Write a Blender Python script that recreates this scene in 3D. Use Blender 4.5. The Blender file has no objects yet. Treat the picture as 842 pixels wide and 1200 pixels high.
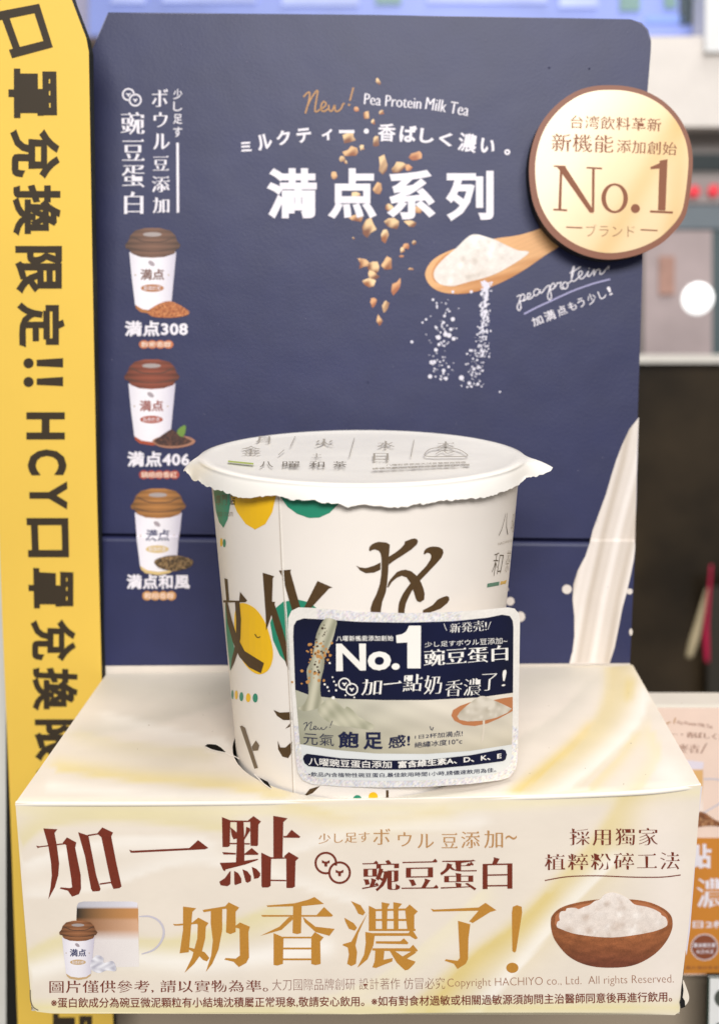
import bpy, math, random
import numpy as np
from mathutils.geometry import delaunay_2d_cdt
from mathutils import Vector, Matrix

# ------------------------------------------------------------------ camera
CAMP = np.array([.0082, -.3491, .1711]); PIT, YAW, FPX = .2191, .0239, 1371.99
_c, _s = math.cos(YAW), math.sin(YAW)
R_ = np.array([_c, _s, 0.]); FH = np.array([-_s, _c, 0.]); ZZ = np.array([0, 0, 1.])
F_ = FH*math.cos(PIT) - ZZ*math.sin(PIT); U_ = FH*math.sin(PIT) + ZZ*math.cos(PIT)
sc = bpy.context.scene
cam = bpy.data.cameras.new('camera'); co = bpy.data.objects.new('camera', cam)
sc.collection.objects.link(co); sc.camera = co
M = Matrix.Identity(4)
for i in range(3):
    M[i][0], M[i][1], M[i][2], M[i][3] = R_[i], U_[i], -F_[i], CAMP[i]
co.matrix_world = M
cam.sensor_fit = 'HORIZONTAL'; cam.sensor_width = 36; cam.lens = 36*FPX/842
cam.clip_start = .01; cam.clip_end = 50
cam.dof.use_dof = True; cam.dof.focus_distance = .395; cam.dof.aperture_fstop = 12.5
# ------------------------------------------------------------------ world and lamps
w = bpy.data.worlds.new('World'); sc.world = w; w.use_nodes = True
w.node_tree.nodes['Background'].inputs[0].default_value = (1.0, .975, .95, 1)
w.node_tree.nodes['Background'].inputs[1].default_value = .22
def area(name, loc, target, sx, sy, power, col=(1, .96, .9)):
    l = bpy.data.lights.new(name, 'AREA'); l.shape = 'RECTANGLE'; l.size = sx; l.size_y = sy
    l.energy = power; l.color = col
    o = bpy.data.objects.new(name, l); sc.collection.objects.link(o); o.location = loc
    d = Vector(target)-Vector(loc); o.rotation_euler = d.to_track_quat('-Z', 'Y').to_euler()
    return o
area('ceiling_lamp_front', (.12, -1.6, 1.10), (0, .08, .10), 1.1, .5, 41, (1, .985, .965))
area('ceiling_lamp_overhead', (.20, -.20, 1.3), (.02, .05, 0), .7, .4, 3.4, (1, .985, .965))
area('added_back_lamp', (.5, .3, 1.8), (.3, 1.3, 0), .8, .8, 11, (1, .975, .94))  # unseen lamp added to light the backdrop, strongest on the upper door
sc.view_settings.view_transform = 'Standard'; sc.view_settings.look = 'None'
sc.view_settings.exposure = 0.0; sc.view_settings.gamma = 1
sc.cycles.max_bounces = 6; sc.cycles.diffuse_bounces = 3; sc.cycles.glossy_bounces = 3
sc.cycles.transmission_bounces = 4; sc.cycles.use_denoising = True

# ------------------------------------------------------------------ surfaces: a pixel's ray meets a real surface
def ray(p):
    p = np.asarray(p, float).reshape(-1, 2)
    return F_ + ((p[:, :1]-421)/FPX)*R_ + ((600-p[:, 1:2])/FPX)*U_
class Plane:
    def __init__(s, P, n, step=None):
        s.P = np.array(P, float); s.n = np.array(n, float)/np.linalg.norm(n); s.step = step
    def hit(s, p, off=0.):
        p = np.asarray(p, float).reshape(-1, 2); d = ray(p)
        t = ((s.P-CAMP) @ s.n)/(d @ s.n)
        o = np.full(len(p), off)
        if s.step is not None: o = o + s.step(p)
        return CAMP + d*t[:, None] + s.n*o[:, None]
class Cone:
    def __init__(s, c0, r0, c1, r1):
        s.c0 = np.array(c0, float); s.c1 = np.array(c1, float); s.r0 = r0; s.r1 = r1
        s.k = (s.c1-s.c0)[:2]/(s.c1[2]-s.c0[2]); s.kr = (r1-r0)/(s.c1[2]-s.c0[2])
    def cen(s, z): return s.c0[:2] + s.k*(z-s.c0[2])[..., None]
    def rad(s, z): return s.r0 + s.kr*(z-s.c0[2])
    def hit(s, p, off=0.):
        d = ray(p); z0 = CAMP[2]-s.c0[2]
        a = CAMP[:2]-s.c0[:2]-s.k*z0; b = d[:, :2]-s.k*d[:, 2:3]
        e = s.r0+s.kr*z0; g = s.kr*d[:, 2]
        A = (b**2).sum(1)-g**2; B = b @ a - e*g; Cc = (a**2).sum()-e*e
        t = (-B-np.sqrt(np.maximum(B*B-A*Cc, 0)))/A
        P = CAMP+d*t[:, None]
        c = s.cen(P[:, 2]); n = P[:, :2]-c; n /= np.linalg.norm(n, axis=1)[:, None]
        # a print never leaves the wall: clamp to the radius
        P[:, :2] = c+n*(s.rad(P[:, 2])+off)[:, None]
        return P
class Bulged:
    """upright sheet y = f(x)"""
    def __init__(s, co): s.co = co
    def hit(s, p, off=0.):
        d = ray(p); t = (0-CAMP[1])/d[:, 1]
        for _ in range(8):
            x = CAMP[0]+d[:, 0]*t; t = (np.polyval(s.co, x)-CAMP[1])/d[:, 1]
        P = CAMP+d*t[:, None]; P[:, 1] -= off
        return P
TOP = Plane((0, 0, 0), (-.022, 0, 1))
edge_px = np.array([(18, 941), (150, 941), (280, 940), (430, 937.5), (600, 934), (750, 928), (821, 920)], float)
edge = TOP.hit(edge_px)
FRONT = Bulged(np.polyfit(edge[:, 0], edge[:, 1], 3))
bk = TOP.hit([(124, 787), (741, 778)])
TILT = .113
_ux = (bk[1]-bk[0])/np.linalg.norm(bk[1]-bk[0])
_up = np.array([0, math.sin(TILT), math.cos(TILT)])
_n = np.cross(_ux, _up); _n /= np.linalg.norm(_n)
if _n[1] > 0: _n = -_n
def fold_y(x): return 627.5+(x-118)*7/627.
PANEL = Plane(bk[0], _n, step=lambda p: np.where(p[:, 1] > fold_y(p[:, 0]), .0013, 0.))
PANEL0 = Plane(bk[0], _n)
CUP = Cone((.0005, .0425, 0), .0457, (.0004, .0525, .102), .0537)
_phi = math.radians(-102)
_nn = np.array([math.cos(_phi), math.sin(_phi)])
_c0 = np.array([.0005, .0425])+_nn*(.0457-.078); _c1 = np.array([-.0005, .0525])+_nn*(.0528-.078-.0)
STK = Cone((_c0[0], _c0[1], 0), .078+.0004, (_c1[0], _c1[1], .102), .078+.0004)
MEDAL = Plane(bk[0]+_n*.0105, _n)
YEL = Plane((0, .112, 0), (0, -1, 0))

# ------------------------------------------------------------------ materials
def lin(c):
    if isinstance(c, str): c = [int(c[i:i+2], 16) for i in (1, 3, 5)]
    c = np.asarray(c, float)/255
    return np.where(c <= .04045, c/12.92, ((c+.055)/1.055)**2.4)
MATS = {}
def mat(name, col, rough=.6, spec=.4, bump=.0, bscale=400, vary=.03, emit=0, metal=0, coat=0, attr=False, grain=0, vscale=60):
    if name in MATS: return MATS[name]
    m = bpy.data.materials.new(name); m.use_nodes = True; nt = m.node_tree; N = nt.nodes; L = nt.links
    b = N['Principled BSDF']
    b.inputs['Roughness'].default_value = rough; b.inputs['Specular IOR Level'].default_value = spec
    b.inputs['Metallic'].default_value = metal; b.inputs['Coat Weight'].default_value = coat
    b.inputs['Coat Roughness'].default_value = .12
    tc = N.new('ShaderNodeTexCoord')
    if attr:
        src = N.new('ShaderNodeAttribute'); src.attribute_name = 'Col'; cs = src.outputs['Color']
    else:
        src = N.new('ShaderNodeRGB'); src.outputs[0].default_value = (*lin(col), 1); cs = src.outputs[0]
    nz = N.new('ShaderNodeTexNoise'); nz.inputs['Scale'].default_value = vscale; nz.inputs['Detail'].default_value = 6
    L.new(tc.outputs['Object'], nz.inputs['Vector'])
    mr = N.new('ShaderNodeMapRange'); mr.inputs[1].default_value = .3; mr.inputs[2].default_value = .7
    mr.inputs[3].default_value = 1-vary; mr.inputs[4].default_value = 1+vary
    L.new(nz.outputs['Fac'], mr.inputs[0])
    mx = N.new('ShaderNodeVectorMath'); mx.operation = 'SCALE'
    L.new(cs, mx.inputs[0]); L.new(mr.outputs[0], mx.inputs['Scale']); out = mx.outputs[0]
    if grain:
        n2 = N.new('ShaderNodeTexNoise'); n2.inputs['Scale'].default_value = 2500; n2.inputs['Detail'].default_value = 2
        L.new(tc.outputs['Object'], n2.inputs['Vector'])
        m2 = N.new('ShaderNodeMapRange'); m2.inputs[1].default_value = .3; m2.inputs[2].default_value = .7
        m2.inputs[3].default_value = 1-grain; m2.inputs[4].default_value = 1+grain
        L.new(n2.outputs['Fac'], m2.inputs[0])
        m3 = N.new('ShaderNodeVectorMath'); m3.operation = 'SCALE'
        L.new(out, m3.inputs[0]); L.new(m2.outputs[0], m3.inputs['Scale']); out = m3.outputs[0]
    L.new(out, b.inputs['Base Color'])
    if emit:
        L.new(out, b.inputs['Emission Color']); b.inputs['Emission Strength'].default_value = emit
    if bump:
        nb = N.new('ShaderNodeTexNoise'); nb.inputs['Scale'].default_value = bscale; nb.inputs['Detail'].default_value = 4
        L.new(tc.outputs['Object'], nb.inputs['Vector'])
        nb2 = N.new('ShaderNodeTexNoise'); nb2.inputs['Scale'].default_value = 28; nb2.inputs['Detail'].default_value = 2
        L.new(tc.outputs['Object'], nb2.inputs['Vector'])
        bp = N.new('ShaderNodeBump'); bp.inputs['Strength'].default_value = bump; bp.inputs['Distance'].default_value = .0002
        bp2 = N.new('ShaderNodeBump'); bp2.inputs['Strength'].default_value = bump; bp2.inputs['Distance'].default_value = .0022
        L.new(nb.outputs['Fac'], bp.inputs['Height']); L.new(nb2.outputs['Fac'], bp2.inputs['Height'])
        L.new(bp2.outputs[0], bp.inputs['Normal']); L.new(bp.outputs[0], b.inputs['Normal'])
    MATS[name] = m; return m
K = 1.0
m_navy = mat('navy_print', '#252950', .47, .42, .25, 900, .08)
m_print = mat('photo_print', None, .5, .4, .0, attr=True, vary=.03, grain=.03)
m_wood = mat('wood_print', None, .5, .4, .0, attr=True, vary=.16, grain=.16, vscale=260)
m_powder = mat('powder_print', None, .5, .4, .0, attr=True, vary=.07, grain=.08, vscale=500)
m_cream = mat('cream_print_board', None, .5, .35, .28, 300, .025, attr=True)
m_foil = mat('gold_foil_sheen', None, .38, .5, .05, 300, .02, attr=True, metal=.08)
m_white = mat('white_ink', '#e9e3ea', .5, .3)
m_lilac = mat('lilac_ink', '#a9a5cc', .5, .3)
m_maroon = mat('maroon_ink', '#743020', .5, .3, vary=.10, vscale=1500)
m_ochre = mat('ochre_ink', '#bd8536', .5, .3, vary=.06, vscale=1500)
m_tan = mat('tan_ink', '#b98a58', .5, .3)
m_brown = mat('brown_ink', '#523c22', .5, .3, vary=.08, vscale=900)
m_brown2 = mat('faded_brown_ink', '#74634f', .5, .3)
m_medal = mat('copper_brown_ink', '#854e31', .5, .3)
m_medaledge = mat('copper_rim', '#804a30', .45, .4)
m_dark = mat('black_core_board', '#1d1c1c', .7, .2)
m_yellow = mat('yellow_print_board', '#ecc453', .5, .4, .08, 300, .035, vscale=14)
m_ink = mat('charcoal_ink', '#3a3023', .55, .3)
m_cupwhite = mat('cup_paper', '#efe6dd', .42, .4, .05, 300, .015)
m_green = mat('teal_green_ink', '#288a6c', .42, .4)
m_sun = mat('sun_yellow_ink', '#f5c01c', .42, .4)
m_film = mat('sealing_film', '#f5f0e9', .28, .5, .3, 120, .012)
m_board = mat('board_edge', '#e4ddd0', .7, .2)
m_stknavy = mat('glossy_navy_label', '#0b1030', .14, .45, .0, vary=.5, vscale=22, coat=.3)  # uneven tone puts mottled reflections into the navy
m_stkprint = mat('glossy_photo_label', None, .2, .5, .0, attr=True, vary=.02, coat=.4)
m_stkwhite = mat('glossy_white_label', '#dfe0de', .22, .5, coat=.3)
m_stkink = mat('label_navy_ink', '#1b2040', .25, .4, coat=.3)
m_stktext = mat('label_white_ink', '#f3eee6', .25, .4, coat=.3)

# ------------------------------------------------------------------ objects
def link(o, parent=None):
    sc.collection.objects.link(o)
    if parent is not None: o.parent = parent
    return o
def mesh(name, V, Fc, m, parent=None, col=None, smooth=False):
    me = bpy.data.meshes.new(name)
    me.from_pydata([tuple(map(float, v)) for v in V], [], [tuple(map(int, f)) for f in Fc])
    if col is not None:
        a = me.color_attributes.new('Col', 'FLOAT_COLOR', 'POINT')
        c = np.ones((len(V), 4), np.float32); c[:, :3] = col; a.data.foreach_set('color', c.ravel())
    me.materials.append(m)
    if smooth: me.shade_smooth()
    me.update()
    return link(bpy.data.objects.new(name, me), parent)
def thing(name, label, cat, loc=(0, 0, 0), group=None):
    o = bpy.data.objects.new(name, None); o.empty_display_size = .01; link(o)
    o['label'] = label; o['category'] = cat
    if group: o['group'] = group
    return o
def join(parts):
    V = []; Fc = []; n = 0; C = []
    for v, f, *c in parts:
        V.append(np.asarray(v, float)); Fc += [tuple(i+n for i in g) for g in f]; n += len(v)
        if c: C.append(np.broadcast_to(c[0], (len(v), 3)))
    return np.vstack(V), Fc, (np.vstack(C) if C else None)
def catmull(P, closed=True, n=6):
    P = np.asarray(P, float); m = len(P); out = []
    rng = range(m) if closed else range(m-1)
    for i in rng:
        if closed: a, b, c, d = P[(i-1) % m], P[i], P[(i+1) % m], P[(i+2) % m]
        else: a, b, c, d = P[max(i-1, 0)], P[i], P[i+1], P[min(i+2, m-1)]
        for k in range(n):
            t = k/n
            out.append(.5*((2*b)+(c-a)*t+(2*a-5*b+4*c-d)*t*t+(3*b-a-3*c+d)*t**3))
    if not closed: out.append(P[-1])
    return np.array(out)
def inside(Q, poly):
    Q = np.asarray(Q, float); x, y = Q[:, 0], Q[:, 1]; r = np.zeros(len(Q), bool); P = np.asarray(poly, float)
    j = len(P)-1
    for i in range(len(P)):
        xi, yi = P[i]; xj, yj = P[j]
        if yi != yj:
            r ^= ((yi > y) != (yj > y)) & (x < (xj-xi)*(y-yi)/(yj-yi)+xi)
        j = i
    return r
def cdt(loops, step=None, holes=()):
    """triangulated polygon with interior points"""
    V = []; E = []; n = 0
    for lp in list(loops)+list(holes):
        lp = [tuple(p) for p in lp]; m = len(lp)
        V += lp; E += [(n+i, n+(i+1) % m) for i in range(m)]; n += m
    if step:
        A = np.array(loops[0]); lo, hi = A.min(0), A.max(0)
        gx, gy = np.meshgrid(np.arange(lo[0]+step*.5, hi[0], step), np.arange(lo[1]+step*.5, hi[1], step))
        G = np.stack([gx.ravel(), gy.ravel()], 1)
        G = G[inside(G, loops[0])] if len(G) else G
        for h in holes:
            if len(G): G = G[~inside(G, h)]
        V += [tuple(g) for g in G]
    r = delaunay_2d_cdt([Vector(v) for v in V], E, [], 0, 1e-4)
    vv = np.array([tuple(v) for v in r[0]]); ff = r[2]
    if len(ff) == 0: return vv, []
    T = np.array([f for f in ff]); cen = vv[T].mean(1)
    k = inside(cen, loops[0])
    for h in holes: k &= ~inside(cen, h)
    T = T[k]
    # wind so that normals face the viewer (pixel y runs down)
    a = vv[T]; cr = (a[:, 1, 0]-a[:, 0, 0])*(a[:, 2, 1]-a[:, 0, 1])-(a[:, 1, 1]-a[:, 0, 1])*(a[:, 2, 0]-a[:, 0, 0])
    T[cr > 0] = T[cr > 0][:, ::-1]
    return vv, T.tolist()
def smooth_loop(P, smooth=False, n=5): return catmull(P, True, n) if smooth else np.asarray(P, float)
def area2(surf, poly, smooth=False, step=None, off=.0001, colfn=None, holes=()):
    lp = smooth_loop(poly, smooth)
    if isinstance(surf, Cone) and step is None: step = 7
    if isinstance(surf, Cone):   # densify the outline so that it follows the wall
        q = []
        for i in range(len(lp)):
            a, b = lp[i], lp[(i+1) % len(lp)]; m = max(1, int(np.linalg.norm(b-a)/5))
            q += [a+(b-a)*k/m for k in range(m)]
        lp = np.array(q)
    v, f = cdt([lp], step, holes)
    P = surf.hit(v, off)
    return (P, f, colfn(v)) if colfn is not None else (P, f)
def patch(name, surf, poly, m, parent, smooth=False, step=None, off=.0001, colfn=None, holes=(), thick=0, edge_mat=None, smooth_shade=False):
    lp = smooth_loop(poly, smooth); r = area2(surf, lp, False, step, off, colfn, holes)
    o = mesh(name, r[0], r[1], m, parent, r[2] if colfn is not None else None, smooth_shade)
    if thick:
        A = surf.hit(lp, off); B = A - surf.n*thick; n = len(lp)
        V = np.vstack([A, B]); Fc = [(i, (i+1) % n, n+(i+1) % n, n+i) for i in range(n)]
        v2, f2 = cdt([lp]); b2 = surf.hit(v2, off)-surf.n*thick
        V2, F2, _ = join([(V, Fc), (b2, [g[::-1] for g in f2])])
        mesh('edge', V2, F2, edge_mat or m_dark, parent)
    return o
def multi(name, surf, polys, m, parent, smooth=False, off=.0001, dz=6e-6):
    L = []
    for p in polys:
        lp = smooth_loop(p, smooth)
        if isinstance(surf, Cone):
            q = []
            for i in range(len(lp)):
                a, b = lp[i], lp[(i+1) % len(lp)]; k_ = max(1, int(np.linalg.norm(b-a)/4)); q += [a+(b-a)*k/k_ for k in range(k_)]
            lp = np.array(q)
        ar = (lp[:, 0]*np.roll(lp[:, 1], -1)-np.roll(lp[:, 0], -1)*lp[:, 1]).sum()
        L.append(lp if ar > 0 else lp[::-1])
    v, f = fill_loops(L)
    if isinstance(surf, Cone):
        import bmesh
        bm = bmesh.new(); vs = [bm.verts.new((a[0], a[1], 0)) for a in v]
        for g in f:
            try: bm.faces.new([vs[i] for i in g])
            except Exception: pass
        for ax_ in (0, 1):
            for k in range(int(v[:, ax_].min()/6)+1, int(v[:, ax_].max()/6)+1):
                bmesh.ops.bisect_plane(bm, geom=bm.verts[:]+bm.edges[:]+bm.faces[:], plane_co=(k*6, k*6, 0), plane_no=(1-ax_, ax_, 0))
        bm.verts.index_update(); v = np.array([tuple(a.co)[:2] for a in bm.verts]); f = [[a.index for a in g.verts] for g in bm.faces]; bm.free()
    return mesh(name, surf.hit(v, off), f, m, parent)
def ell(cx, cy, rx, ry, n=40, a0=0, a1=360, rot=0):
    t = np.radians(np.linspace(a0, a1, n, endpoint=(a1-a0) < 360)); r = math.radians(rot)
    x = rx*np.cos(t); y = ry*np.sin(t)
    return np.stack([cx+x*math.cos(r)-y*math.sin(r), cy+x*math.sin(r)+y*math.cos(r)], 1)
def ribbon2(surf, pts, wd, off=.0001, smooth=True, closed=False, taper=0):
    P = catmull(pts, closed, 8) if smooth else np.asarray(pts, float)
    if closed: P = np.vstack([P, P[:1]])
    d = np.gradient(P, axis=0); d /= np.linalg.norm(d, axis=1)[:, None]+1e-9
    nrm = np.stack([-d[:, 1], d[:, 0]], 1)
    ww = np.full(len(P), wd/2.)
    if taper: ww *= 1-taper*np.abs(np.linspace(-1, 1, len(P)))**3
    A = P+nrm*ww[:, None]; B = P-nrm*ww[:, None]
    n = len(P); V = surf.hit(np.vstack([A, B]), off)
    return V, [(i, i+1, n+i+1, n+i) for i in range(n-1)]
def ribbons(name, surf, lines, wd, m, parent, off=.0001, smooth=True, closed=False, taper=0):
    V, Fc, _ = join([ribbon2(surf, l, wd, off+i*5e-6, smooth, closed, taper) for i, l in enumerate(lines)])
    return mesh(name, V, Fc, m, parent)

# ------------------------------------------------------------------ lettering
STY = {'reg': (0, 0, 0), 'bold': (.022, .022, 0), 'xbold': (.036, .034, 0), 'light': (-.016, -.016, 0), 'semi': (.010, .010, 0),
       'ming': (.010, -.022, 1), 'mingb': (.026, -.016, 1), 'mings': (.006, -.010, 1), 'serif': (.012, -.012, 0)}
GC = {}
def glyphs(text, style='reg', space=1.0, lead=1.0, res=3):
    key = (text, style, space, lead)
    if key in GC: return GC[key]
    cu = bpy.data.curves.new('tmp', 'FONT'); cu.body = text; cu.space_character = space; cu.space_line = lead
    cu.align_x = 'CENTER' if '\n' in text else 'LEFT'
    cu.resolution_u = res; ob = bpy.data.objects.new('tmp', cu); sc.collection.objects.link(ob)
    me = ob.to_mesh()
    V = np.array([tuple(v.co)[:2] for v in me.vertices]); Fc = [tuple(p.vertices) for p in me.polygons]
    ob.to_mesh_clear(); bpy.data.objects.remove(ob); bpy.data.curves.remove(cu)
    key2 = np.round(V*1e4).astype(int); mp = {}; idx = []; W = []
    for i, k in enumerate(map(tuple, key2)):
        if k not in mp: mp[k] = len(W); W.append(V[i])
        idx.append(mp[k])
    V = np.array(W); F2 = []
    for f in Fc:
        g = [idx[i] for i in f]
        if len(set(g)) == len(g):
            a = V[g]; ar = sum(a[i][0]*a[(i+1) % len(g)][1]-a[(i+1) % len(g)][0]*a[i][1] for i in range(len(g)))
            if abs(ar) < 1e-9: continue
            F2.append(g if ar > 0 else g[::-1])
    ax, ay, ser = STY[style]
    extra_v = []; extra_f = []
    if ax or ay or ser:
        edges = {}
        for f in F2:
            for i in range(len(f)): edges[(f[i], f[(i+1) % len(f)])] = 1
        bd = [(a, b) for (a, b) in edges if (b, a) not in edges]
        nxt = {}; prv = {}
        for a, b in bd: nxt[a] = b; prv[b] = a
        D = np.zeros_like(V)
        def nor(a, b):
            d = V[b]-V[a]; l = math.hypot(*d)+1e-12; return np.array([d[1], -d[0]])/l, l
        def o_(n): return ax*n[0]**2+ay*n[1]**2
        for v in nxt:
            if v not in prv: continue
            n1, l1 = nor(prv[v], v); n2, l2 = nor(v, nxt[v])
            det = n1[0]*n2[1]-n1[1]*n2[0]
            if abs(det) > .25:
                q1, q2 = o_(n1), o_(n2)
                D[v] = ((q1*n2[1]-q2*n1[1])/det, (n1[0]*q2-n2[0]*q1)/det)
            else:
                n = n1+n2; n /= np.linalg.norm(n)+1e-9; D[v] = n*o_(n)
        L = np.linalg.norm(D, axis=1); mxl = 1.7*max(abs(ax), abs(ay)); k = L > mxl; D[k] *= (mxl/L[k])[:, None]
        NV = V+D
        if ser:
            for a, b in bd:
                n, l = nor(a, b)
                if a not in prv or b not in nxt: continue
                n0, l0 = nor(prv[a], a); n3, l3 = nor(b, nxt[b])
                cvx = (n0[0]*n[1]-n0[1]*n[0]) > .3 and (n[0]*n3[1]-n[1]*n3[0]) > .3
                if n[0] > .96 and .045 < l < .11 and cvx:      # right end of a level stroke: the triangular tick
                    t = NV[b] if V[b][1] > V[a][1] else NV[a]
                    if max(l0, l3) > .1:
                        extra_v.append([(t[0]-.12, t[1]-.004), (t[0]+.018, t[1]-.006), (t[0]-.045, t[1]+.075)])
                elif n[1] > .96 and .05 < l < .12 and cvx:     # head of an upright stroke: slanted
                    lft, rgt = (a, b) if V[a][0] < V[b][0] else (b, a)
                    NV[lft] += (-.022, .018)
                    NV[rgt] += (.008, -.012)
        V = NV
    else:
        edges = {(f[i], f[(i+1) % len(f)]) for f in F2 for i in range(len(f))}
        nxt = {a: b for (a, b) in edges if (b, a) not in edges}
    loops = []; left = dict(nxt)
    while left:
        a0 = next(iter(left)); lp = []; a = a0
        while a in left: lp.append(a); a = left.pop(a)
        if len(lp) > 2: loops.append(V[lp])
    loops += [np.array(t) for t in extra_v]
    V, F2 = fill_loops(loops)
    lo, hi = V.min(0), V.max(0)
    GC[key] = (V, F2, lo, hi); return GC[key]
def fill_loops(loops):
    """one clean triangulation of outlines that may cross each other (winding number above zero is ink)"""
    loops = sorted(loops, key=lambda l: l[:, 0].min()); groups = []; hi = -1e9
    for l in loops:
        if l[:, 0].min() > hi-1e-6: groups.append([])
        groups[-1].append(l); hi = max(hi, l[:, 0].max())
    AV = []; AF = []; n0 = 0
    for g in groups:
        P = []; E = []; n = 0
        for l in g:
            m = len(l); P += [Vector((float(x), float(y))) for x, y in l]; E += [(n+i, n+(i+1) % m) for i in range(m)]; n += m
        r = delaunay_2d_cdt(P, E, [], 0, 1e-6)
        vv = np.array([tuple(v) for v in r[0]]); T = np.array([tuple(f) for f in r[2] if len(f) == 3])
        if not len(T): continue
        c = vv[T].mean(1); A = np.vstack(g); Bn = np.vstack([np.roll(l, -1, 0) for l in g])
        x, y = c[:, :1], c[:, 1:]; up = (A[:, 1] <= y) & (Bn[:, 1] > y); dn = (A[:, 1] > y) & (Bn[:, 1] <= y)
        cr = (Bn[:, 0]-A[:, 0])*(y-A[:, 1])-(x-A[:, 0])*(Bn[:, 1]-A[:, 1])
        wn = (up & (cr > 0)).sum(1)-(dn & (cr < 0)).sum(1)
        T = T[wn > 0]; AV.append(vv); AF += (T+n0).tolist(); n0 += len(vv)
    V = np.vstack(AV); used = sorted({i for f in AF for i in f}); mp = {u: i for i, u in enumerate(used)}
    return V[used], [[mp[i] for i in f] for f in AF]
def text2(surf, s, q, style='reg', bow=0, space=1.0, lead=1.0, off=.00014, res=3, arc=None):
    V, Fc, lo, hi = glyphs(s, style, space, lead, res)
    if len(q) == 4 and not hasattr(q[0], '__len__'):
        x0, y0, x1, y1 = q; q = [(x0, y0), (x1, y0), (x1, y1), (x0, y1)]
    q = np.array(q, float)
    if isinstance(surf, Cone):      # cut the letters in strips so that they follow the wall
        import bmesh
        bm = bmesh.new(); vs = [bm.verts.new((v[0], v[1], 0)) for v in V]
        for f in Fc:
            try: bm.faces.new([vs[i] for i in f])
            except Exception: pass
        wpx = np.linalg.norm(q[1]-q[0]); n = int(wpx/8)
        for k in range(1, n):
            x = lo[0]+(hi[0]-lo[0])*k/n
            bmesh.ops.bisect_plane(bm, geom=bm.verts[:]+bm.edges[:]+bm.faces[:], plane_co=(x, 0, 0), plane_no=(1, 0, 0))
        bm.verts.index_update(); V = np.array([tuple(v.co)[:2] for v in bm.verts]); Fc = [[v.index for v in f.verts] for f in bm.faces]; bm.free()
    st = (V-lo)/(hi-lo+1e-12); a = st[:, :1]; b = 1-st[:, 1:2]
    P = (q[0]*(1-a)+q[1]*a)*(1-b)+(q[3]*(1-a)+q[2]*a)*b
    P[:, 1] -= bow*4*st[:, 0]*(1-st[:, 0])
    return surf.hit(P, off), Fc
def text(surf, s, q, m, parent, style='reg', name='lettering', **kw):
    V, Fc = text2(surf, s, q, style, **kw)
    return mesh(name, V, Fc, m, parent)
def slant(x0, y0, x1, y1, h):
    """letter box whose base runs from (x0,y0) to (x1,y1), h pixels tall"""
    d = np.array([x1-x0, y1-y0], float); d /= np.linalg.norm(d); u = np.array([d[1], -d[0]])*h
    a = np.array([x0, y0], float); b = np.array([x1, y1], float)
    return [a+u, b+u, b, a]
def reg(ox, oy, k, P): return [(ox+x/k, oy+y/k) for x, y in P]
def soft(strokes, base):
    """soft-edged swathes of colour on a printed ground"""
    base = np.asarray(base, float)
    def fn(v):
        C = np.broadcast_to(lin(base), (len(v), 3)).copy()
        for st_ in strokes:
            pts, wd, col, k = st_[:4]; sharp = st_[4] if len(st_) > 4 else 0
            P = catmull(pts, False, 6); d = np.full(len(v), 1e9); sg = np.ones(len(v))
            for i in range(len(P)-1):
                a, b = P[i], P[i+1]; ab = b-a; t = np.clip(((v-a) @ ab)/(ab @ ab+1e-9), 0, 1)
                dd = np.linalg.norm(v-a-t[:, None]*ab, axis=1); m_ = dd < d; d[m_] = dd[m_]
                cr_ = ab[0]*(v[:, 1]-a[1])-ab[1]*(v[:, 0]-a[0]); sg[m_] = np.sign(cr_[m_])
            if sharp: d = np.where(sg*sharp > 0, d*4.5, d)
            g = (np.exp(-(d/wd)**2)*k)[:, None]; C = C*(1-g)+lin(col)*g
        return C
    return fn
rnd = random.Random(4)

# =================================================================== backdrop of the shop
def wallrect(name, y, x0, y0, x1, y1, m, parent=None, depth=.01, kind=None):
    S = Plane((0, y, 0), (0, -1, 0)); A = S.hit([(x0, y0), (x1, y0), (x1, y1), (x0, y1)]); B = A+np.array([0, depth, 0])
    V = np.vstack([A, B]); Fc = [(3, 2, 1, 0), (4, 5, 6, 7), (0, 1, 5, 4), (1, 2, 6, 5), (2, 3, 7, 6), (3, 0, 4, 7)]
    o = mesh(name, V, Fc, m, parent)
    if kind: o['kind'] = kind
    return o
YB = .95
wallrect('wall', YB+.06, -900, -1400, 2200, 2600, mat('shop_wall', '#cdb79a', .8, vary=.03, vscale=3), kind='structure', depth=.05)
t = thing('menu_screen', 'lit blue and green menu screen high behind the display, cut by the top edge', 'screen')
wallrect('casing', YB+.012, 60, -400, 822, 44, mat('screen_casing', '#b4b0c8', .5), t, .03)
wallrect('screen', YB, 104, -380, 817, 41, mat('blue_screen', '#8391cf', .4, emit=.42, vary=.25, vscale=5), t)
bl = mat('screen_pale', '#aab6e6', .4, emit=.4, vary=.2, vscale=12)
gr = mat('screen_green', '#7a9a96', .4, emit=.3); dk = mat('screen_slate', '#44525a', .4, emit=.2)
for x0, y0, x1, y1, mm in [(130, -20, 170, 3, bl), (190, -30, 300, 2, bl), (330, -30, 420, 6, bl), (440, -20, 470, 4, gr), (500, -40, 640, 3, bl), (655, -20, 700, 8, bl),
                           (726, -40, 750, 12, gr), (778, -50, 792, 9, gr), (796, -60, 815, 28, dk), (756, 18, 800, 26, mat('screen_light_blue', '#86a0e2', .4, emit=.4))]:
    wallrect('tile', YB-.004, x0, y0, x1, y1, mm, t, .003)
t = thing('white_cabinet', 'bright cream white cabinet front behind the upper right corner of the display', 'cabinet')
wallrect('door_panel', YB-.05, 750, 42, 1300, 148, mat('cream_laminate', '#f7efe8', .5, emit=0), t, .05)
wallrect('side_panel', YB-.06, 826, -500, 1300, 60, mat('white_laminate', '#ffffff', .5), t, .05)
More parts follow.
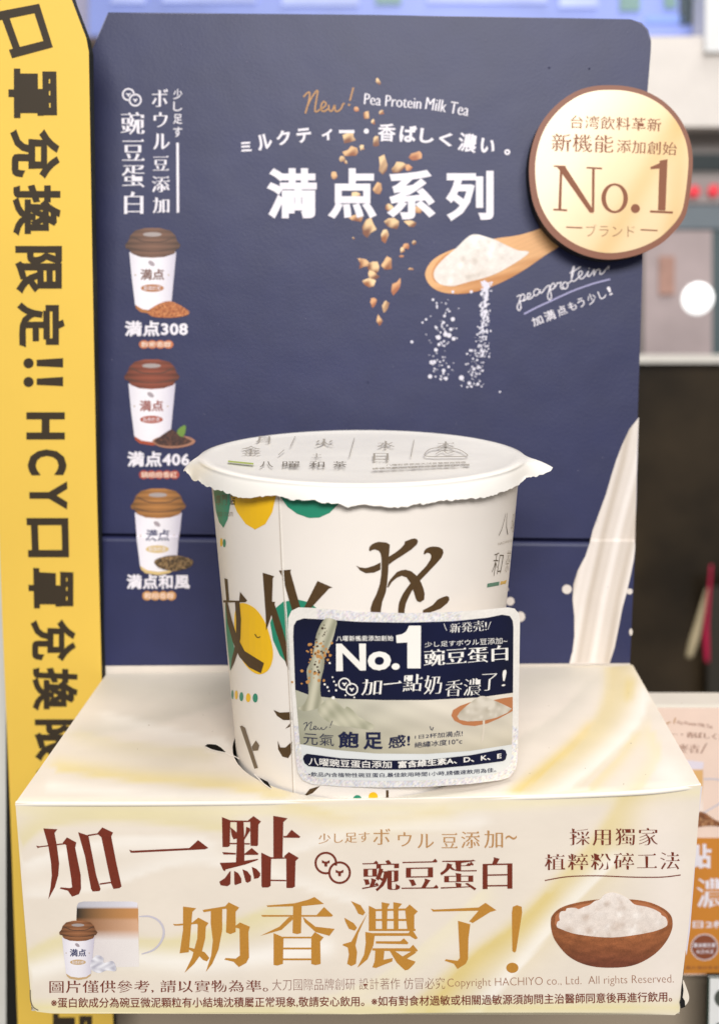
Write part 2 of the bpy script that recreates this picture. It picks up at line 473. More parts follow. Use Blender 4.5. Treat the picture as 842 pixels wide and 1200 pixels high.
t = thing('drink_machine', 'grey drinks machine with red indicator lights behind the round badge', 'machine')
wallrect('body', YB, 742, 150, 1200, 425, mat('machine_grey', '#928b88', .5, vary=.1, vscale=6), t, .05)
wallrect('display_slot', YB-.004, 800, 180, 1100, 199, mat('slot_black', '#3a4447', .4), t, .003)
wallrect('ledge', YB-.004, 780, 206, 1100, 238, mat('ledge_grey', '#b3aaa8', .4), t, .003)
wallrect('lower_trim', YB-.006, 780, 240, 1100, 268, mat('trim_bluegrey', '#828c94', .4), t, .004)
wallrect('notice', YB-.008, 754, 270, 834, 419, mat('mauve_notice', '#c5b4b4', .6, vary=.12, vscale=18), t, .003)
wallrect('notice_mark', YB-.012, 772, 300, 790, 345, mat('mauve_orange', '#cb9f90', .6, vary=.2, vscale=30), t, .002)
wallrect('side_strip', YB-.008, 834, 270, 960, 415, mat('teal_grey', '#5d6c70', .6), t, .003)
def blob(name, y, cx, cy, rpx, m, parent, fl=.4):
    S = Plane((0, y, 0), (0, -1, 0)); c = S.hit([(cx, cy)])[0]; r = np.linalg.norm(S.hit([(cx+rpx, cy)])[0]-c)
    V = []; Fc = []; n, k = 20, 8
    for j in range(k+1):
        a = math.pi/2*j/k
        for i in range(n):
            b = 2*math.pi*i/n; V.append(c+np.array([r*math.cos(b)*math.cos(a), -r*fl*math.sin(a), r*math.sin(b)*math.cos(a)]))
    for j in range(k):
        for i in range(n): Fc.append((j*n+i, j*n+(i+1) % n, (j+1)*n+(i+1) % n, (j+1)*n+i))
    return mesh(name, V, Fc, m, parent, smooth=True)
mred = mat('red_indicator', '#e8404c', .4, emit=.5)
blob('indicator_light', YB-.01, 813, 224, 7, mred, t); blob('indicator_light', YB-.01, 836, 223, 7, mred, t)
o = blob('round_lamp', .40, 817, 350, 20, mat('lamp_white', '#ffffff', .4, emit=.55), None, .25)
o['label'] = 'glowing white round lamp hanging right of the display'; o['category'] = 'lamp'
t = thing('glass_door', 'dark brown glass cabinet door with a white top rail right of the display', 'door')
dg = mat('smoked_glass', '#372d20', .3, .5, vary=.8, vscale=7)  # mottled tone paints reflections into the dark glass
wallrect('pane', YB-.10, 730, 425, 1200, 1300, dg, t, .05)
wallrect('top_rail', YB-.12, 730, 417, 1200, 425, mat('white_rail', '#f4efe6', .4, emit=0), t, .02)
wallrect('side_post', YB-.13, 829, 690, 1200, 1200, mat('door_post', '#3a362f', .5), t, .01)
def rod(name, y, pts, rs, m, parent):
    S = Plane((0, y, 0), (0, -1, 0)); P = S.hit(catmull(pts, False, 5)); sc_ = np.linalg.norm(S.hit([(500, 500)])-S.hit([(501, 500)]))
    rr = np.interp(np.linspace(0, 1, len(P)), np.linspace(0, 1, len(rs)), rs)*sc_; V = []; Fc = []; n = 10
    for p, r in zip(P, rr):
        for i in range(n):
            b = 2*math.pi*i/n; V.append(p+np.array([r*math.cos(b), r*math.sin(b), 0]))
    for j in range(len(P)-1):
        for i in range(n): Fc.append((j*n+i, j*n+(i+1) % n, (j+1)*n+(i+1) % n, (j+1)*n+i))
    Fc += [tuple(range(n))[::-1], tuple(range((len(P)-1)*n, len(P)*n))]
    return mesh(name, V, Fc, m, parent, smooth=True)
o = rod('stirring_stick', .7, [(833, 662), (830, 700), (827, 740), (828, 776)], [1.5, 2, 2.5, 4, 3], mat('magenta_plastic', '#c2214f', .4), None)
o['label'] = 'thin magenta stick hanging blurred in front of the dark door'; o['category'] = 'stick'
o = rod('spatula', .71, [(828, 690), (817, 735), (807, 770)], [1.5, 4, 6, 4], mat('cream_plastic', '#c9bb98', .5), None)
o['label'] = 'cream spatula leaning behind the thin magenta stick'; o['category'] = 'spatula'

# lower counter body (beige steel) with its ledge, and the bracket that carries the display
S1 = .143
t = thing('counter_body', 'beige brushed steel counter face behind and below the display box', 'counter')
m_steel = mat('beige_steel', '#bfae98', .38, .5, .06, 60, .05, metal=.35, vscale=8)
wallrect('face_panel', S1, -300, 830, 1300, 1900, m_steel, t, .003)
a = Plane((0, S1, 0), (0, -1, 0)).hit([(-300, 829.5), (1300, 829.5)])
V = [a[0], a[1], a[1]+(0, .017, .0005), a[0]+(0, .017, .0005), a[0]-(0, 0, .004), a[1]-(0, 0, .004)]
mesh('ledge_strip', V, [(0, 1, 2, 3), (4, 5, 1, 0)], mat('ledge_white', '#d8cfc2', .35, .5), t)
z0 = -.0835
V = [(x, y, z) for z in (z0, z0-.004) for x, y in [(-.09, .055), (.09, .055), (.09, S1-.001), (-.09, S1-.001)]]
mesh('bracket', V, [(0, 1, 2, 3), (7, 6, 5, 4), (0, 4, 5, 1), (1, 5, 6, 2), (2, 6, 7, 3), (3, 7, 4, 0)], m_steel, t)
t = thing('side_pillar', 'white pillar edge left of the yellow standee', 'pillar')
wallrect('pillar_face', .135, -250, -300, 7, 1900, mat('pillar_white', '#dedbd3', .5), t, .05)
wallrect('gap_shade_strip', .1345, 7, -300, 26, 1900, mat('gap_shade_dark', '#17150f', .6), t, .01)  # dark strip put in for the shade of the gap beside the standee

# =================================================================== yellow standee
t = thing('yellow_standee', 'tall yellow cardboard standee with black upright lettering at the left edge', 'standee')
ypoly = [(-60, -40), (72, -40), (85, 2), (101, 44), (104, 60), (108, 300), (113, 560), (119, 790), (127, 1000), (135, 1290), (24, 1290), (19, 1150), (12, 950), (4, 760), (-2, 600), (-60, 500)]
patch('front_board', YEL, ypoly, m_yellow, t, off=0, thick=.007, edge_mat=mat('dark_green_edge', '#1c2019', .7))
def vtext(s, tl, tr, br, bl, parent, st='xbold'):      # reads downwards: q = TL(=right top), TR(=right bottom)...
    return text(YEL, s, [tr, br, bl, tl], m_ink, parent, st)
# each upright group: corners left-top, right-top, right-bottom, left-bottom of the letter block
for s, tl, tr, br, bl in [('口', (-6, 14), (46, 4), (62, 55), (14, 68)), ('罩', (10, 80), (66, 80), (67, 138), (10, 138)),
                          ('兌', (12, 149), (70, 152), (70, 209), (12, 209)), ('換', (15, 216), (71, 216), (71, 276), (15, 276)),
                          ('限', (17, 288), (73, 288), (73, 344), (19, 344)), ('定', (20, 354), (76, 354), (76, 407), (21, 407))]:
    vtext(s, tl, tr, br, bl, t)
for y in (425.5, 447.5):
    multi('lettering', YEL, [ell(33.5, y, 6, 6), [(43, y-4), (74, y-6), (74, y+5), (43, y+3.5)]], m_ink, t)
for s, tl, tr, br, bl in [('H', (31, 483), (76, 483), (76, 515), (31, 515)), ('C', (32, 527), (78, 526), (78, 557), (33, 557)),
                          ('Y', (34, 564), (79, 564), (79, 597), (35, 597)), ('口', (31, 607), (80, 607), (81, 653), (33, 653)),
                          ('罩', (33, 665), (86, 668), (86, 713), (34, 713)), ('兌', (36, 725), (89, 726), (89, 775), (36, 775)),
                          ('換', (38, 781), (91, 784), (91, 833), (38, 833)), ('限', (40, 843), (93, 843), (94, 892), (41, 892)),
                          ('定', (42, 900), (95, 900), (95, 950), (43, 950)), ('!', (52, 962), (98, 962), (98, 972), (52, 972)), ('!', (53, 984), (99, 984), (99, 994), (53, 994)),
                          ('H', (50, 1015), (97, 1015), (97, 1047), (50, 1047)), ('C', (51, 1058), (98, 1058), (98, 1088), (51, 1088)), ('Y', (52, 1095), (99, 1095), (99, 1128), (52, 1128)),
                          ('口', (52, 1137), (100, 1137), (101, 1180), (53, 1180)), ('罩', (56, 1188), (108, 1188), (108, 1232), (57, 1232))]:
    vtext(s, tl, tr, br, bl, t)

# =================================================================== peach display behind on the right
PE = Plane((0, .128, 0), (0, -1, 0))
t = thing('peach_standee', 'peach and orange milk tea placard half hidden behind the box at right', 'placard')
patch('board', PE, [(728, 829.5), (1010, 829.5), (1010, 1143), (722, 1143)], mat('peach_print', '#f0d6c6', .5, .3, .05, 300), t, off=0, thick=.004, edge_mat=m_board)
patch('orange_band', PE, [(724, 982), (1010, 982), (1010, 1141.5), (722, 1141.5)], mat('orange_print', '#cd8535', .5, .3), t, off=.00012)
m_pb = mat('peach_brown_ink', '#8a5a42', .5, .3)
ribbons('lettering', PE, [[(775, 850), (781, 848), (785, 846)], [(791, 841), (789, 848)]], 1.4, m_tan, t)
text(PE, 'Pea Protein Milk Tea', slant(793, 848.5, 834, 854, 4), m_pb, t, 'reg', bow=.6)
text(PE, 'ー・香ばしく濃い', [(785, 857), (860, 862), (860, 869), (785, 864)], m_pb, t, 'mingb', bow=1)
text(PE, '麥香', (794, 872, 819, 882.5), m_pb, t, 'ming')
text(PE, '\\', (781, 871, 788, 883), m_pb, t, 'light'); text(PE, '/', (820, 871, 828, 883), m_pb, t, 'light')
text(PE, '點', (804, 989, 833, 1018), m_white, t, 'xbold'); text(PE, '濃', (816, 1029, 850, 1064), m_white, t, 'mingb')
text(PE, '1日2杯加', (803, 1079, 868, 1088), m_white, t, 'bold')
ribbons('printed_pea_mark', PE, [ell(842, 1010, 6, 6)], 1.6, m_white, t, closed=True)
multi('round_badge', PE, [ell(825, 1110, 15.5, 15)], mat('badge_brown', '#8d4f35', .5), t, off=.0002)
ribbons('badge_ring', PE, [ell(825, 1110, 15.5, 15)], 1, m_white, t, closed=True, off=.00025)
text(PE, '富含維生素', (812, 1105, 838, 1110), m_white, t, 'bold', off=.0003); text(PE, 'A.D.K.E', (815, 1113, 835, 1117), m_white, t, 'bold', off=.0003)
text(PE, '圖片僅供參考請以實物為準', (803, 1132, 880, 1136), m_pb, t, 'reg', off=.0003)
def glassfn(v):
    C = np.zeros((len(v), 3)); y = v[:, 1]
    C[:] = lin('#efe3e6'); k = (y > 902) & (y < 924); C[k] = lin('#e3b478'); k = (y >= 890) & (y <= 902); C[k] = lin('#e6dde8')
    k = y >= 924; g = np.clip((y[k]-924)/20, 0, 1)[:, None]; C[k] = lin('#eac6a0')*(1-g)+lin('#f2e2d8')*g
    return C
patch('printed_glass_mug', PE, [(770, 892), (796, 890), (824, 893), (823, 960), (772, 960)], m_print, t, colfn=glassfn, step=2)
ribbons('printed_mug_handle', PE, [[(824, 913), (842, 914), (856, 925), (852, 935), (832, 948), (823, 953)]], 2, mat('mug_grey', '#cfc8cf', .5), t, off=.00015)
def speck(c1, c2, c3, s=1.5, seed=1):
    rs = np.random.RandomState(seed); tab = rs.rand(4096)
    def fn(v):
        h = tab[(np.floor(v[:, 0]/s).astype(int)*73+np.floor(v[:, 1]/s).astype(int)*179) % 4096][:, None]
        return np.where(h < .35, lin(c1), np.where(h < .75, lin(c2), lin(c3)))
    return fn
patch('printed_granules', PE, [(802, 960), (806, 953), (818, 951), (826, 953), (838, 961), (850, 965), (850, 969), (830, 968), (806, 970)], m_print, t, smooth=True, colfn=speck('#6e432c', '#96613f', '#b98a62'), step=1.3, off=.0002)

# white price card at the lower right
t = thing('price_card', 'white card with a dark green border and black dot at the lower right corner', 'card')
PC = Plane((0, .118, 0), (0, -1, 0))
patch('card_face', PC, [(829, 1144), (1000, 1144), (1000, 1400), (823, 1400)], mat('card_white', '#e6e6e4', .5), t, off=0, thick=.002, edge_mat=m_dark)
ribbons('border', PC, [[(1000, 1145.5), (830, 1145.5), (824.5, 1400)]], 3, mat('card_green', '#2c3a2f', .5), t, smooth=False)
multi('dot_mark', PC, [ell(848, 1170, 11.5, 11.5)], mat('card_dot', '#4d524c', .5), t)
text(PC, '金', (838, 1191, 868, 1216), mat('card_ink', '#444842', .5), t, 'reg')

# =================================================================== the display box
box = thing('display_box', 'navy and cream cardboard counter display box holding the big paper cup', 'display box')
back_px = [(107, 60), (127, 14), (440, 17), (738, 22), (751, 26), (759, 34), (762.5, 48), (762, 62), (758, 110), (752, 330), (747, 480), (744, 631.5), (118, 624.8), (111.5, 400), (109, 133)]
patch('back_board_upper', PANEL0, back_px, m_navy, box, step=30, off=0, thick=.0016, edge_mat=m_board)
patch('back_board_lower', PANEL0, [(118.6, 634.0), (743.1, 641.0), (737, 776.5), (124.3, 779.5)], m_navy, box, off=.0012)
ribbons('crease_shade', PANEL0, [[(117.5, 627.5), (744.5, 634.5)]], 9, mat('crease_shade_dark', '#14152a', .9, .05), box, off=-.0011, smooth=False)  # dark strip behind the gap, its shadow put in as colour
# rolled crease along the top of the lower flap
A = PANEL0.hit([(118.6, 634.0), (743.1, 641.0)], .0012); V = []
for k in range(7):
    a_ = math.radians(15*k); dn = -_n*.0016*(1-math.cos(a_)); du = _up*.0019*math.sin(a_)
    V += [A[0]+dn+du, A[1]+dn+du]
mesh('crease', V, [(2*i, 2*i+1, 2*i+3, 2*i+2) for i in range(6)], m_navy, box, smooth=True)
creamfn0 = soft([], (226, 216, 204))
patch('back_board_foot', PANEL0, [(124.3, 779.5), (737, 776.5), (740.5, 784), (124.5, 793)], m_cream, box, off=.0008, colfn=creamfn0)

# ---- top panel with the round hole and its torn slots
corner = dict(btl=(125, 789.5), btr=(741, 779.5))
top_px = [(18, 941), (150, 941), (280, 940), (430, 937.5), (600, 934), (750, 928), (821, 920), (741, 779.5), (125, 789.5)]
th = np.linspace(0, 2*np.pi, 60, endpoint=False)
def proj(X):
    X = np.asarray(X, float)-CAMP; w_ = X @ F_; return np.stack([421+FPX*(X @ R_)/w_, 600-FPX*(X @ U_)/w_], -1)
hc = np.stack([.0002+.0466*np.cos(th), .0425+.0466*np.sin(th), .0*th], 1); hc[:, 2] = .022*hc[:, 0]
hole = proj(hc)
# the hole runs out at the front fold
fy = np.interp(hole[:, 0], edge_px[:, 0], edge_px[:, 1])-.8
hole = np.stack([hole[:, 0], np.minimum(hole[:, 1], fy)], 1)
slot1 = [(240.2, 875), (243, 873), (248, 873), (253.3, 873.7), (259, 877), (264.5, 882.5), (258, 881.2), (252, 880), (247, 878.6)]
slot2 = [(291.5, 898.6), (295, 898.8), (299, 901.5), (303, 904), (309.5, 911), (313.5, 917), (318, 925), (309.5, 919), (304, 912), (301, 909), (296, 906), (293, 902.5)]
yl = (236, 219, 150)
gy = (206, 199, 184); wt = (250, 244, 236); yw = (222, 203, 146)  # gy: grey of printed folds, also painting the shade at the rear
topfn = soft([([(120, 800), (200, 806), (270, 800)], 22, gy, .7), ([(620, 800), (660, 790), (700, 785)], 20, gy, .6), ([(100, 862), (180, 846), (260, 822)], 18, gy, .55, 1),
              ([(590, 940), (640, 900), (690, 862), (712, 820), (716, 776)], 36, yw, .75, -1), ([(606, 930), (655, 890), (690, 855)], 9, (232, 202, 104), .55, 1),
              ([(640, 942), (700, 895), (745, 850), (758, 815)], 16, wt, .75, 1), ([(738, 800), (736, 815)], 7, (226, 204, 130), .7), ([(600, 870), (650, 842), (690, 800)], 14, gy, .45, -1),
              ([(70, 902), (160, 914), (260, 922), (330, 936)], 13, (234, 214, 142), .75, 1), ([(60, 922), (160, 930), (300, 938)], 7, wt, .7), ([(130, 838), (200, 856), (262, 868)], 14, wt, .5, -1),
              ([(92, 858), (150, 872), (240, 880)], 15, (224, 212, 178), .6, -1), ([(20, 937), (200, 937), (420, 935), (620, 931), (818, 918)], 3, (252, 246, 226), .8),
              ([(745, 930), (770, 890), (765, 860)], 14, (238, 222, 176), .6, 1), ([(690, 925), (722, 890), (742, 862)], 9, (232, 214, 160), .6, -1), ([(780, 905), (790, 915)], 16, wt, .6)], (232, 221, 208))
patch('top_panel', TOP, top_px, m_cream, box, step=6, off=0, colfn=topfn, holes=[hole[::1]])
# dark patches on the top paint the shade inside the torn slots
multi('torn_slot_shade', TOP, [slot1, slot2], mat('slot_shadow_board', '#191510', .9, .1), box, off=.00025)
ribbons('torn_lip', TOP, [[(241, 876.5), (248, 879.6), (256, 881.8), (264, 883.4), (270, 886), (276, 888)]], 1.0, mat('torn_lip_board', '#f4ece2', .6), box, off=.0003)
ribbons('torn_lip', TOP, [[(276, 888), (284, 893.5), (292, 902), (300, 910.5), (309, 919.5), (318, 926)]], .9, mat('torn_lip_board', '#f4ece2', .6), box, off=.0003)

# ---- front panel
front_px = list(map(tuple, edge_px)) + [(815, 1000), (806, 1090), (797.5, 1160), (796, 1186), (790, 1190), (420, 1189), (60, 1188), (43, 1186), (37, 1180), (33, 1130), (25, 1030)]
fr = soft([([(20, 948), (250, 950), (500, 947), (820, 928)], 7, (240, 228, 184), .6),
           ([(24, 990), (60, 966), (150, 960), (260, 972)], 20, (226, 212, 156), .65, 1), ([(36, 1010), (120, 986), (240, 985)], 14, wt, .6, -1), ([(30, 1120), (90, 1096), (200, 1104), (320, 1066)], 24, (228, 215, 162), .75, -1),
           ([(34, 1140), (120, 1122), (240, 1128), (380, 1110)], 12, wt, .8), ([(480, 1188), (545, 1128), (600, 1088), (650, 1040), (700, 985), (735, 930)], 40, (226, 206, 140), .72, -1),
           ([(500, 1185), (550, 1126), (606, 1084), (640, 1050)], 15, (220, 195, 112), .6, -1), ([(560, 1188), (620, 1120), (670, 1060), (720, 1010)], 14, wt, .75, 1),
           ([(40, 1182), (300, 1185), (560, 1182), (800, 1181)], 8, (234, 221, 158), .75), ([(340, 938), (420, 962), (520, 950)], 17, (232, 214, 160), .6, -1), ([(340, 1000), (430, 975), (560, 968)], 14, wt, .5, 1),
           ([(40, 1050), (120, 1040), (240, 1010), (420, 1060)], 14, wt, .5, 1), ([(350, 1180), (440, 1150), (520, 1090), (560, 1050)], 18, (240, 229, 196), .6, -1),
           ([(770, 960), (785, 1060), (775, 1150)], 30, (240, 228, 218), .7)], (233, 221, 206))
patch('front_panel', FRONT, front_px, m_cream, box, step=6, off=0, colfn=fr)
# side walls, floor and the loose glue flap at the right
def corners(p, S): return S.hit([p])[0]
ftl, ftr = corners((18, 941), TOP), corners((821, 920), TOP)
fbl, fbr = corners((37, 1185), FRONT), corners((796, 1188), FRONT)
btl, btr = corners((125, 789.5), TOP), corners((741, 779.5), TOP)
bbl, bbr = btl+(fbl-ftl), btr+(fbr-ftr)
m_side = mat('cream_side_board', '#e9dfd0', .6, .3)
mesh('side_panel', [ftl, btl, bbl, fbl], [(0, 1, 2, 3)], m_side, box)
mesh('side_panel', [ftr, btr, bbr, fbr], [(3, 2, 1, 0)], m_side, box)
mesh('rear_panel', [btl, btr, bbr, bbl], [(0, 1, 2, 3)], m_side, box)
mesh('floor_panel', [fbl, fbr, bbr, bbl], [(3, 2, 1, 0)], m_side, box)
FL = Plane((0, .012, 0), (-.25, -1, 0))
patch('glue_flap', Plane((0, .0075, 0), (0, -1, 0)), [(818, 924), (822.5, 921), (818, 958), (812, 1040), (808, 1090), (804, 1120), (800, 1090), (812, 990)], mat('flap_board', '#d9d3dc', .6), box)
patch('torn_corner', Plane((0, .0072, 0), (0, -1, 0)), [(799, 1148), (804, 1158), (807, 1170), (803, 1178), (797, 1180), (794, 1160)], m_side, box, smooth=True)
patch('torn_hole', FRONT, [(799, 1150), (800, 1160), (799, 1168), (801.5, 1172), (802, 1179), (797, 1181), (795.5, 1174), (797, 1168)], m_dark, box, off=.0006)
ribbons('crush_mark', FRONT, [[(35.5, 1160), (36, 1172), (39, 1180), (45, 1184)]], 1.2, mat('crush_grey', '#6f6456', .7), box, off=.0002)
# small scuffs where the fold is worn
for k in range(26):
    x = rnd.uniform(130, 800); y = rnd.uniform(800, 925)
    if 262 < x < 612: continue
    patch('print_speck', TOP, ell(x, y, rnd.uniform(.4, .9), rnd.uniform(.3, .6), 6), mat('scuff', '#b5a58f', .7), box, off=.00012)

# rounded paper fold along the front and rear of the top
def tube(name, P, r, m, parent, n=8):
    P = np.asarray(P, float); V = []; Fc = []
    for p in P:
        for i in range(n):
            a_ = 2*math.pi*i/n; V.append(p+np.array([0, r*math.cos(a_), r*math.sin(a_)]))
    for j in range(len(P)-1):
        for i in range(n): Fc.append((j*n+i, j*n+(i+1) % n, (j+1)*n+(i+1) % n, (j+1)*n+i))
    return mesh(name, V, Fc, m, parent, smooth=True)
ed = TOP.hit(catmull(edge_px, False, 6)); tube('fold_edge', ed+np.array([0, .0006, -.0006]), .0009, mat('fold_paper', '#f1e9dc', .5), box)

# ---- printing on the front panel
F = FRONT
multi('big_lettering', F, [reg(30, 945, 4.953, p) for p in [
    [(103, 128), (185, 133), (168, 155), (182, 230), (195, 330), (190, 400), (170, 470), (132, 540), (145, 470), (152, 400), (148, 330), (132, 230)],
    [(62, 228), (80, 232), (225, 213), (228, 221), (85, 238), (70, 243)],
    [(215, 212), (240, 180), (295, 210), (288, 240), (320, 400), (322, 480), (310, 510), (270, 525), (245, 490), (198, 478), (205, 470), (255, 475), (270, 470), (265, 420), (235, 225)],
    [(305, 150), (365, 170), (410, 400), (435, 480), (430, 492), (390, 495), (380, 480), (345, 290)], [(360, 165), (425, 155), (425, 163), (362, 174)],
    [(415, 158), (445, 122), (508, 152), (497, 175), (525, 320), (557, 465), (545, 475), (510, 480), (497, 450), (465, 300), (440, 180)],
    [(430, 447), (500, 437), (500, 446), (430, 456)]]], m_maroon, box)
multi('big_lettering', F, [reg(20, 930, 2.476, [(325, 163), (335, 166), (500, 158), (525, 135), (555, 158), (545, 162), (340, 172), (330, 172)])], m_maroon, box)
multi('big_lettering', F, [reg(240, 945, 7.017, p) for p in [
    [(140, 88), (210, 115), (205, 325), (190, 335), (145, 335)], [(205, 115), (365, 118), (365, 130), (205, 130)],
    [(355, 115), (400, 80), (462, 125), (440, 150), (437, 320), (425, 328), (375, 325), (372, 130)],
    [(262, 125), (318, 125), (325, 300), (325, 455), (255, 465), (262, 300)], [(210, 170), (262, 215), (262, 265), (235, 272), (220, 240)],
    [(340, 168), (370, 180), (372, 200), (325, 275), (318, 270), (335, 215)], [(205, 300), (370, 303), (370, 315), (205, 312)],
    [(142, 376), (255, 384), (255, 397), (155, 397)], [(325, 390), (385, 342), (442, 390), (435, 400), (325, 400)],
    [(122, 465), (250, 460), (330, 447), (435, 432), (440, 440), (330, 480), (170, 520), (165, 535), (150, 525)],
    [(212, 530), (210, 640), (185, 658), (130, 650), (118, 620), (165, 590), (200, 540)], [(240, 530), (275, 550), (300, 595), (300, 630), (250, 648), (242, 640)],
    [(308, 517), (350, 535), (380, 575), (378, 615), (350, 630), (335, 620)], [(385, 497), (425, 515), (455, 550), (455, 570), (440, 590), (405, 598)],
    [(562, 78), (680, 98), (645, 130), (638, 425), (563, 420)], [(645, 243), (670, 243), (712, 192), (785, 250), (775, 260), (645, 258)],
    [(463, 380), (545, 420), (540, 655), (520, 668), (470, 668), (465, 650)], [(540, 418), (670, 420), (670, 431), (540, 433)],
    [(650, 412), (690, 375), (772, 425), (745, 450), (740, 660), (720, 672), (670, 672), (668, 430)], [(540, 603), (668, 605), (668, 617), (540, 615)]]], m_maroon, box)
multi('big_lettering', F, [reg(195, 1045, 4.01, p) for p in [
    [(78, 70), (140, 78), (122, 95), (105, 285), (62, 290), (78, 180)], [(30, 152), (50, 153), (140, 142), (140, 152), (60, 160), (38, 160)],
    [(125, 142), (150, 122), (198, 148), (185, 165), (182, 220), (165, 290), (130, 340), (85, 382), (120, 310), (145, 220), (147, 155)],
    [(105, 262), (145, 272), (180, 285), (202, 312), (190, 328), (172, 322), (150, 298), (105, 272)], [(170, 86), (280, 68), (280, 80), (175, 97)],
    [(208, 88), (262, 82), (262, 180), (245, 270), (215, 340), (185, 378), (210, 300), (218, 230), (208, 150)],
    [(275, 70), (292, 50), (342, 75), (325, 95), (325, 190), (300, 200), (280, 192), (283, 85)],
    [(325, 160), (345, 145), (392, 165), (385, 190), (388, 310), (375, 335), (340, 355), (315, 330), (272, 320), (278, 312), (325, 315), (345, 300), (343, 174), (325, 170)]]], m_ochre, box)
multi('big_lettering', F, [reg(195, 1045, 4.01, p) for p in [
    [(470, 65), (600, 55), (665, 38), (695, 25), (740, 58), (640, 68), (475, 72)], [(445, 110), (705, 110), (740, 72), (782, 112), (775, 118), (450, 118)],
    [(595, 65), (635, 65), (632, 195), (615, 200), (592, 195)], [(590, 118), (600, 125), (540, 180), (440, 208), (530, 165), (575, 120)],
    [(640, 118), (700, 165), (790, 175), (765, 208), (700, 190), (650, 145)], [(503, 195), (550, 215), (547, 340), (520, 348), (503, 345)],
    [(545, 212), (685, 212), (685, 220), (545, 220)], [(680, 212), (697, 190), (738, 215), (722, 235), (724, 340), (700, 346), (680, 340)],
    [(547, 263), (682, 263), (682, 272), (547, 272)], [(547, 314), (682, 314), (682, 323), (547, 323)]]], m_ochre, box)
multi('big_lettering', F, [reg(395, 1045, 3.66, p) for p in [
    [(58, 40), (100, 58), (120, 90), (110, 102), (90, 95), (75, 65)], [(30, 112), (70, 135), (85, 155), (75, 168), (50, 160), (35, 130)],
    [(128, 95), (90, 180), (78, 230), (85, 260), (80, 310), (60, 320), (42, 310), (50, 270), (45, 240), (22, 230), (25, 225), (60, 215), (95, 150)],
    [(135, 60), (165, 75), (165, 165), (135, 165)], [(190, 45), (225, 52), (215, 70), (213, 165), (192, 165)], [(240, 45), (278, 52), (262, 70), (262, 165), (242, 165)],
    [(290, 75), (310, 55), (345, 85), (330, 100), (330, 165), (300, 165)], [(160, 75), (300, 72), (300, 81), (160, 84)], [(160, 117), (300, 117), (300, 126), (160, 126)],
    [(135, 160), (335, 160), (335, 169), (135, 169)],
    [(120, 173), (150, 178), (305, 178), (318, 158), (345, 200), (335, 205), (310, 190), (160, 190), (155, 230), (130, 290), (85, 328), (115, 270), (122, 220)],
    [(165, 213), (270, 213), (285, 200), (305, 220), (300, 226), (165, 223)], [(150, 243), (310, 243), (325, 228), (345, 252), (340, 258), (150, 253)],
    [(163, 250), (202, 255), (198, 292), (238, 285), (235, 300), (165, 328), (150, 325), (160, 300)],
    [(225, 255), (247, 255), (290, 285), (335, 300), (330, 310), (305, 335), (290, 338), (255, 305)], [(280, 278), (325, 252), (338, 262), (292, 292)]]], m_ochre, box)
multi('big_lettering', F, [reg(395, 1045, 3.66, p) for p in [
    [(400, 73), (415, 77), (605, 68), (635, 48), (682, 80), (655, 88), (580, 135), (565, 128), (605, 82), (410, 86)],
    [(517, 125), (570, 140), (562, 200), (560, 290), (550, 310), (515, 332), (500, 310), (460, 297), (465, 290), (515, 297), (525, 285)]]], m_ochre, box)
multi('big_lettering', F, [reg(395, 1045, 3.66, [(752, 65), (770, 58), (790, 65), (792, 90), (766, 255), (760, 262), (750, 255), (748, 90)]), reg(395, 1045, 3.66, ell(750, 327, 26, 22))], m_ochre, box)
text(F, '少し足す', [(373, 977), (433, 974), (433, 987), (373, 989)], m_tan, box, 'mings')
for s_, r_ in [('ボ', (437, 971, 457, 990)), ('ウ', (466, 975, 482, 992)), ('ル', (489, 977, 508, 994)), ('豆', (517, 976, 536, 994)), ('添', (540, 974, 562, 994)), ('加', (567, 973, 589, 994)), ('~', (592, 979, 605, 984))]:
    text(F, s_, r_, m_tan, box, 'mings')
text(F, '豌豆蛋白', [(424, 1008), (600, 1004), (600, 1043), (424, 1045)], m_maroon, box, 'mingb')
def pea_mark(S, c1, c2, r, wd, m, parent, off=.0001):
    ribbons('printed_pea_mark', S, [ell(*c1, r, r, a0=75, a1=375)], wd, m, parent, off=off, smooth=False)
    ribbons('printed_pea_mark', S, [ell(*c2, r, r)], wd, m, parent, off=off, closed=True)
    for cx, cy in (c1, c2):
        multi('printed_pea_mark', S, [[(cx-r*.38, cy-r*.3), (cx-r*.1, cy-r*.15), (cx+r*.1, cy-r*.15), (cx+r*.38, cy-r*.3), (cx+r*.38, cy), (cx+r*.16, cy+.05*r), (cx+r*.13, cy+r*.35), (cx-r*.13, cy+r*.35), (cx-r*.16, cy+.05*r), (cx-r*.38, cy)]], m, parent, off=off)
pea_mark(F, (381.6, 1011.5), (397.7, 1022.8), 12, 2.6, m_maroon, box)
text(F, '採用獨家', [(667, 971), (770, 970), (770, 991), (667, 991)], m_maroon, box, 'ming', space=1.15)
text(F, '植粹粉碎工法', [(638, 1001), (796, 998), (796, 1019), (638, 1020)], m_maroon, box, 'ming', space=1.15)
ribbons('printed_rule', F, [[(638, 1032), (665, 1027.5), (700, 1026.5), (740, 1028), (775, 1028), (797, 1025.5)]], 1.3, m_maroon, box)
text(F, '圖片僅供參考, 請以實物為準。', [(58, 1149), (314, 1148.5), (314, 1163), (58, 1164.5)], m_maroon, box, 'mings', space=1.05)
text(F, '大刀國際品牌創研 設計著作 仿冒必究', slant(319, 1161, 521, 1159, 13.5), m_maroon, box, 'light')
text(F, 'Copyright HACHIYO co., Ltd.  All rights Reserved.', slant(524, 1159.5, 789, 1154.5, 12.5), mat('faded_maroon', '#9a6a52', .5), box, 'light')
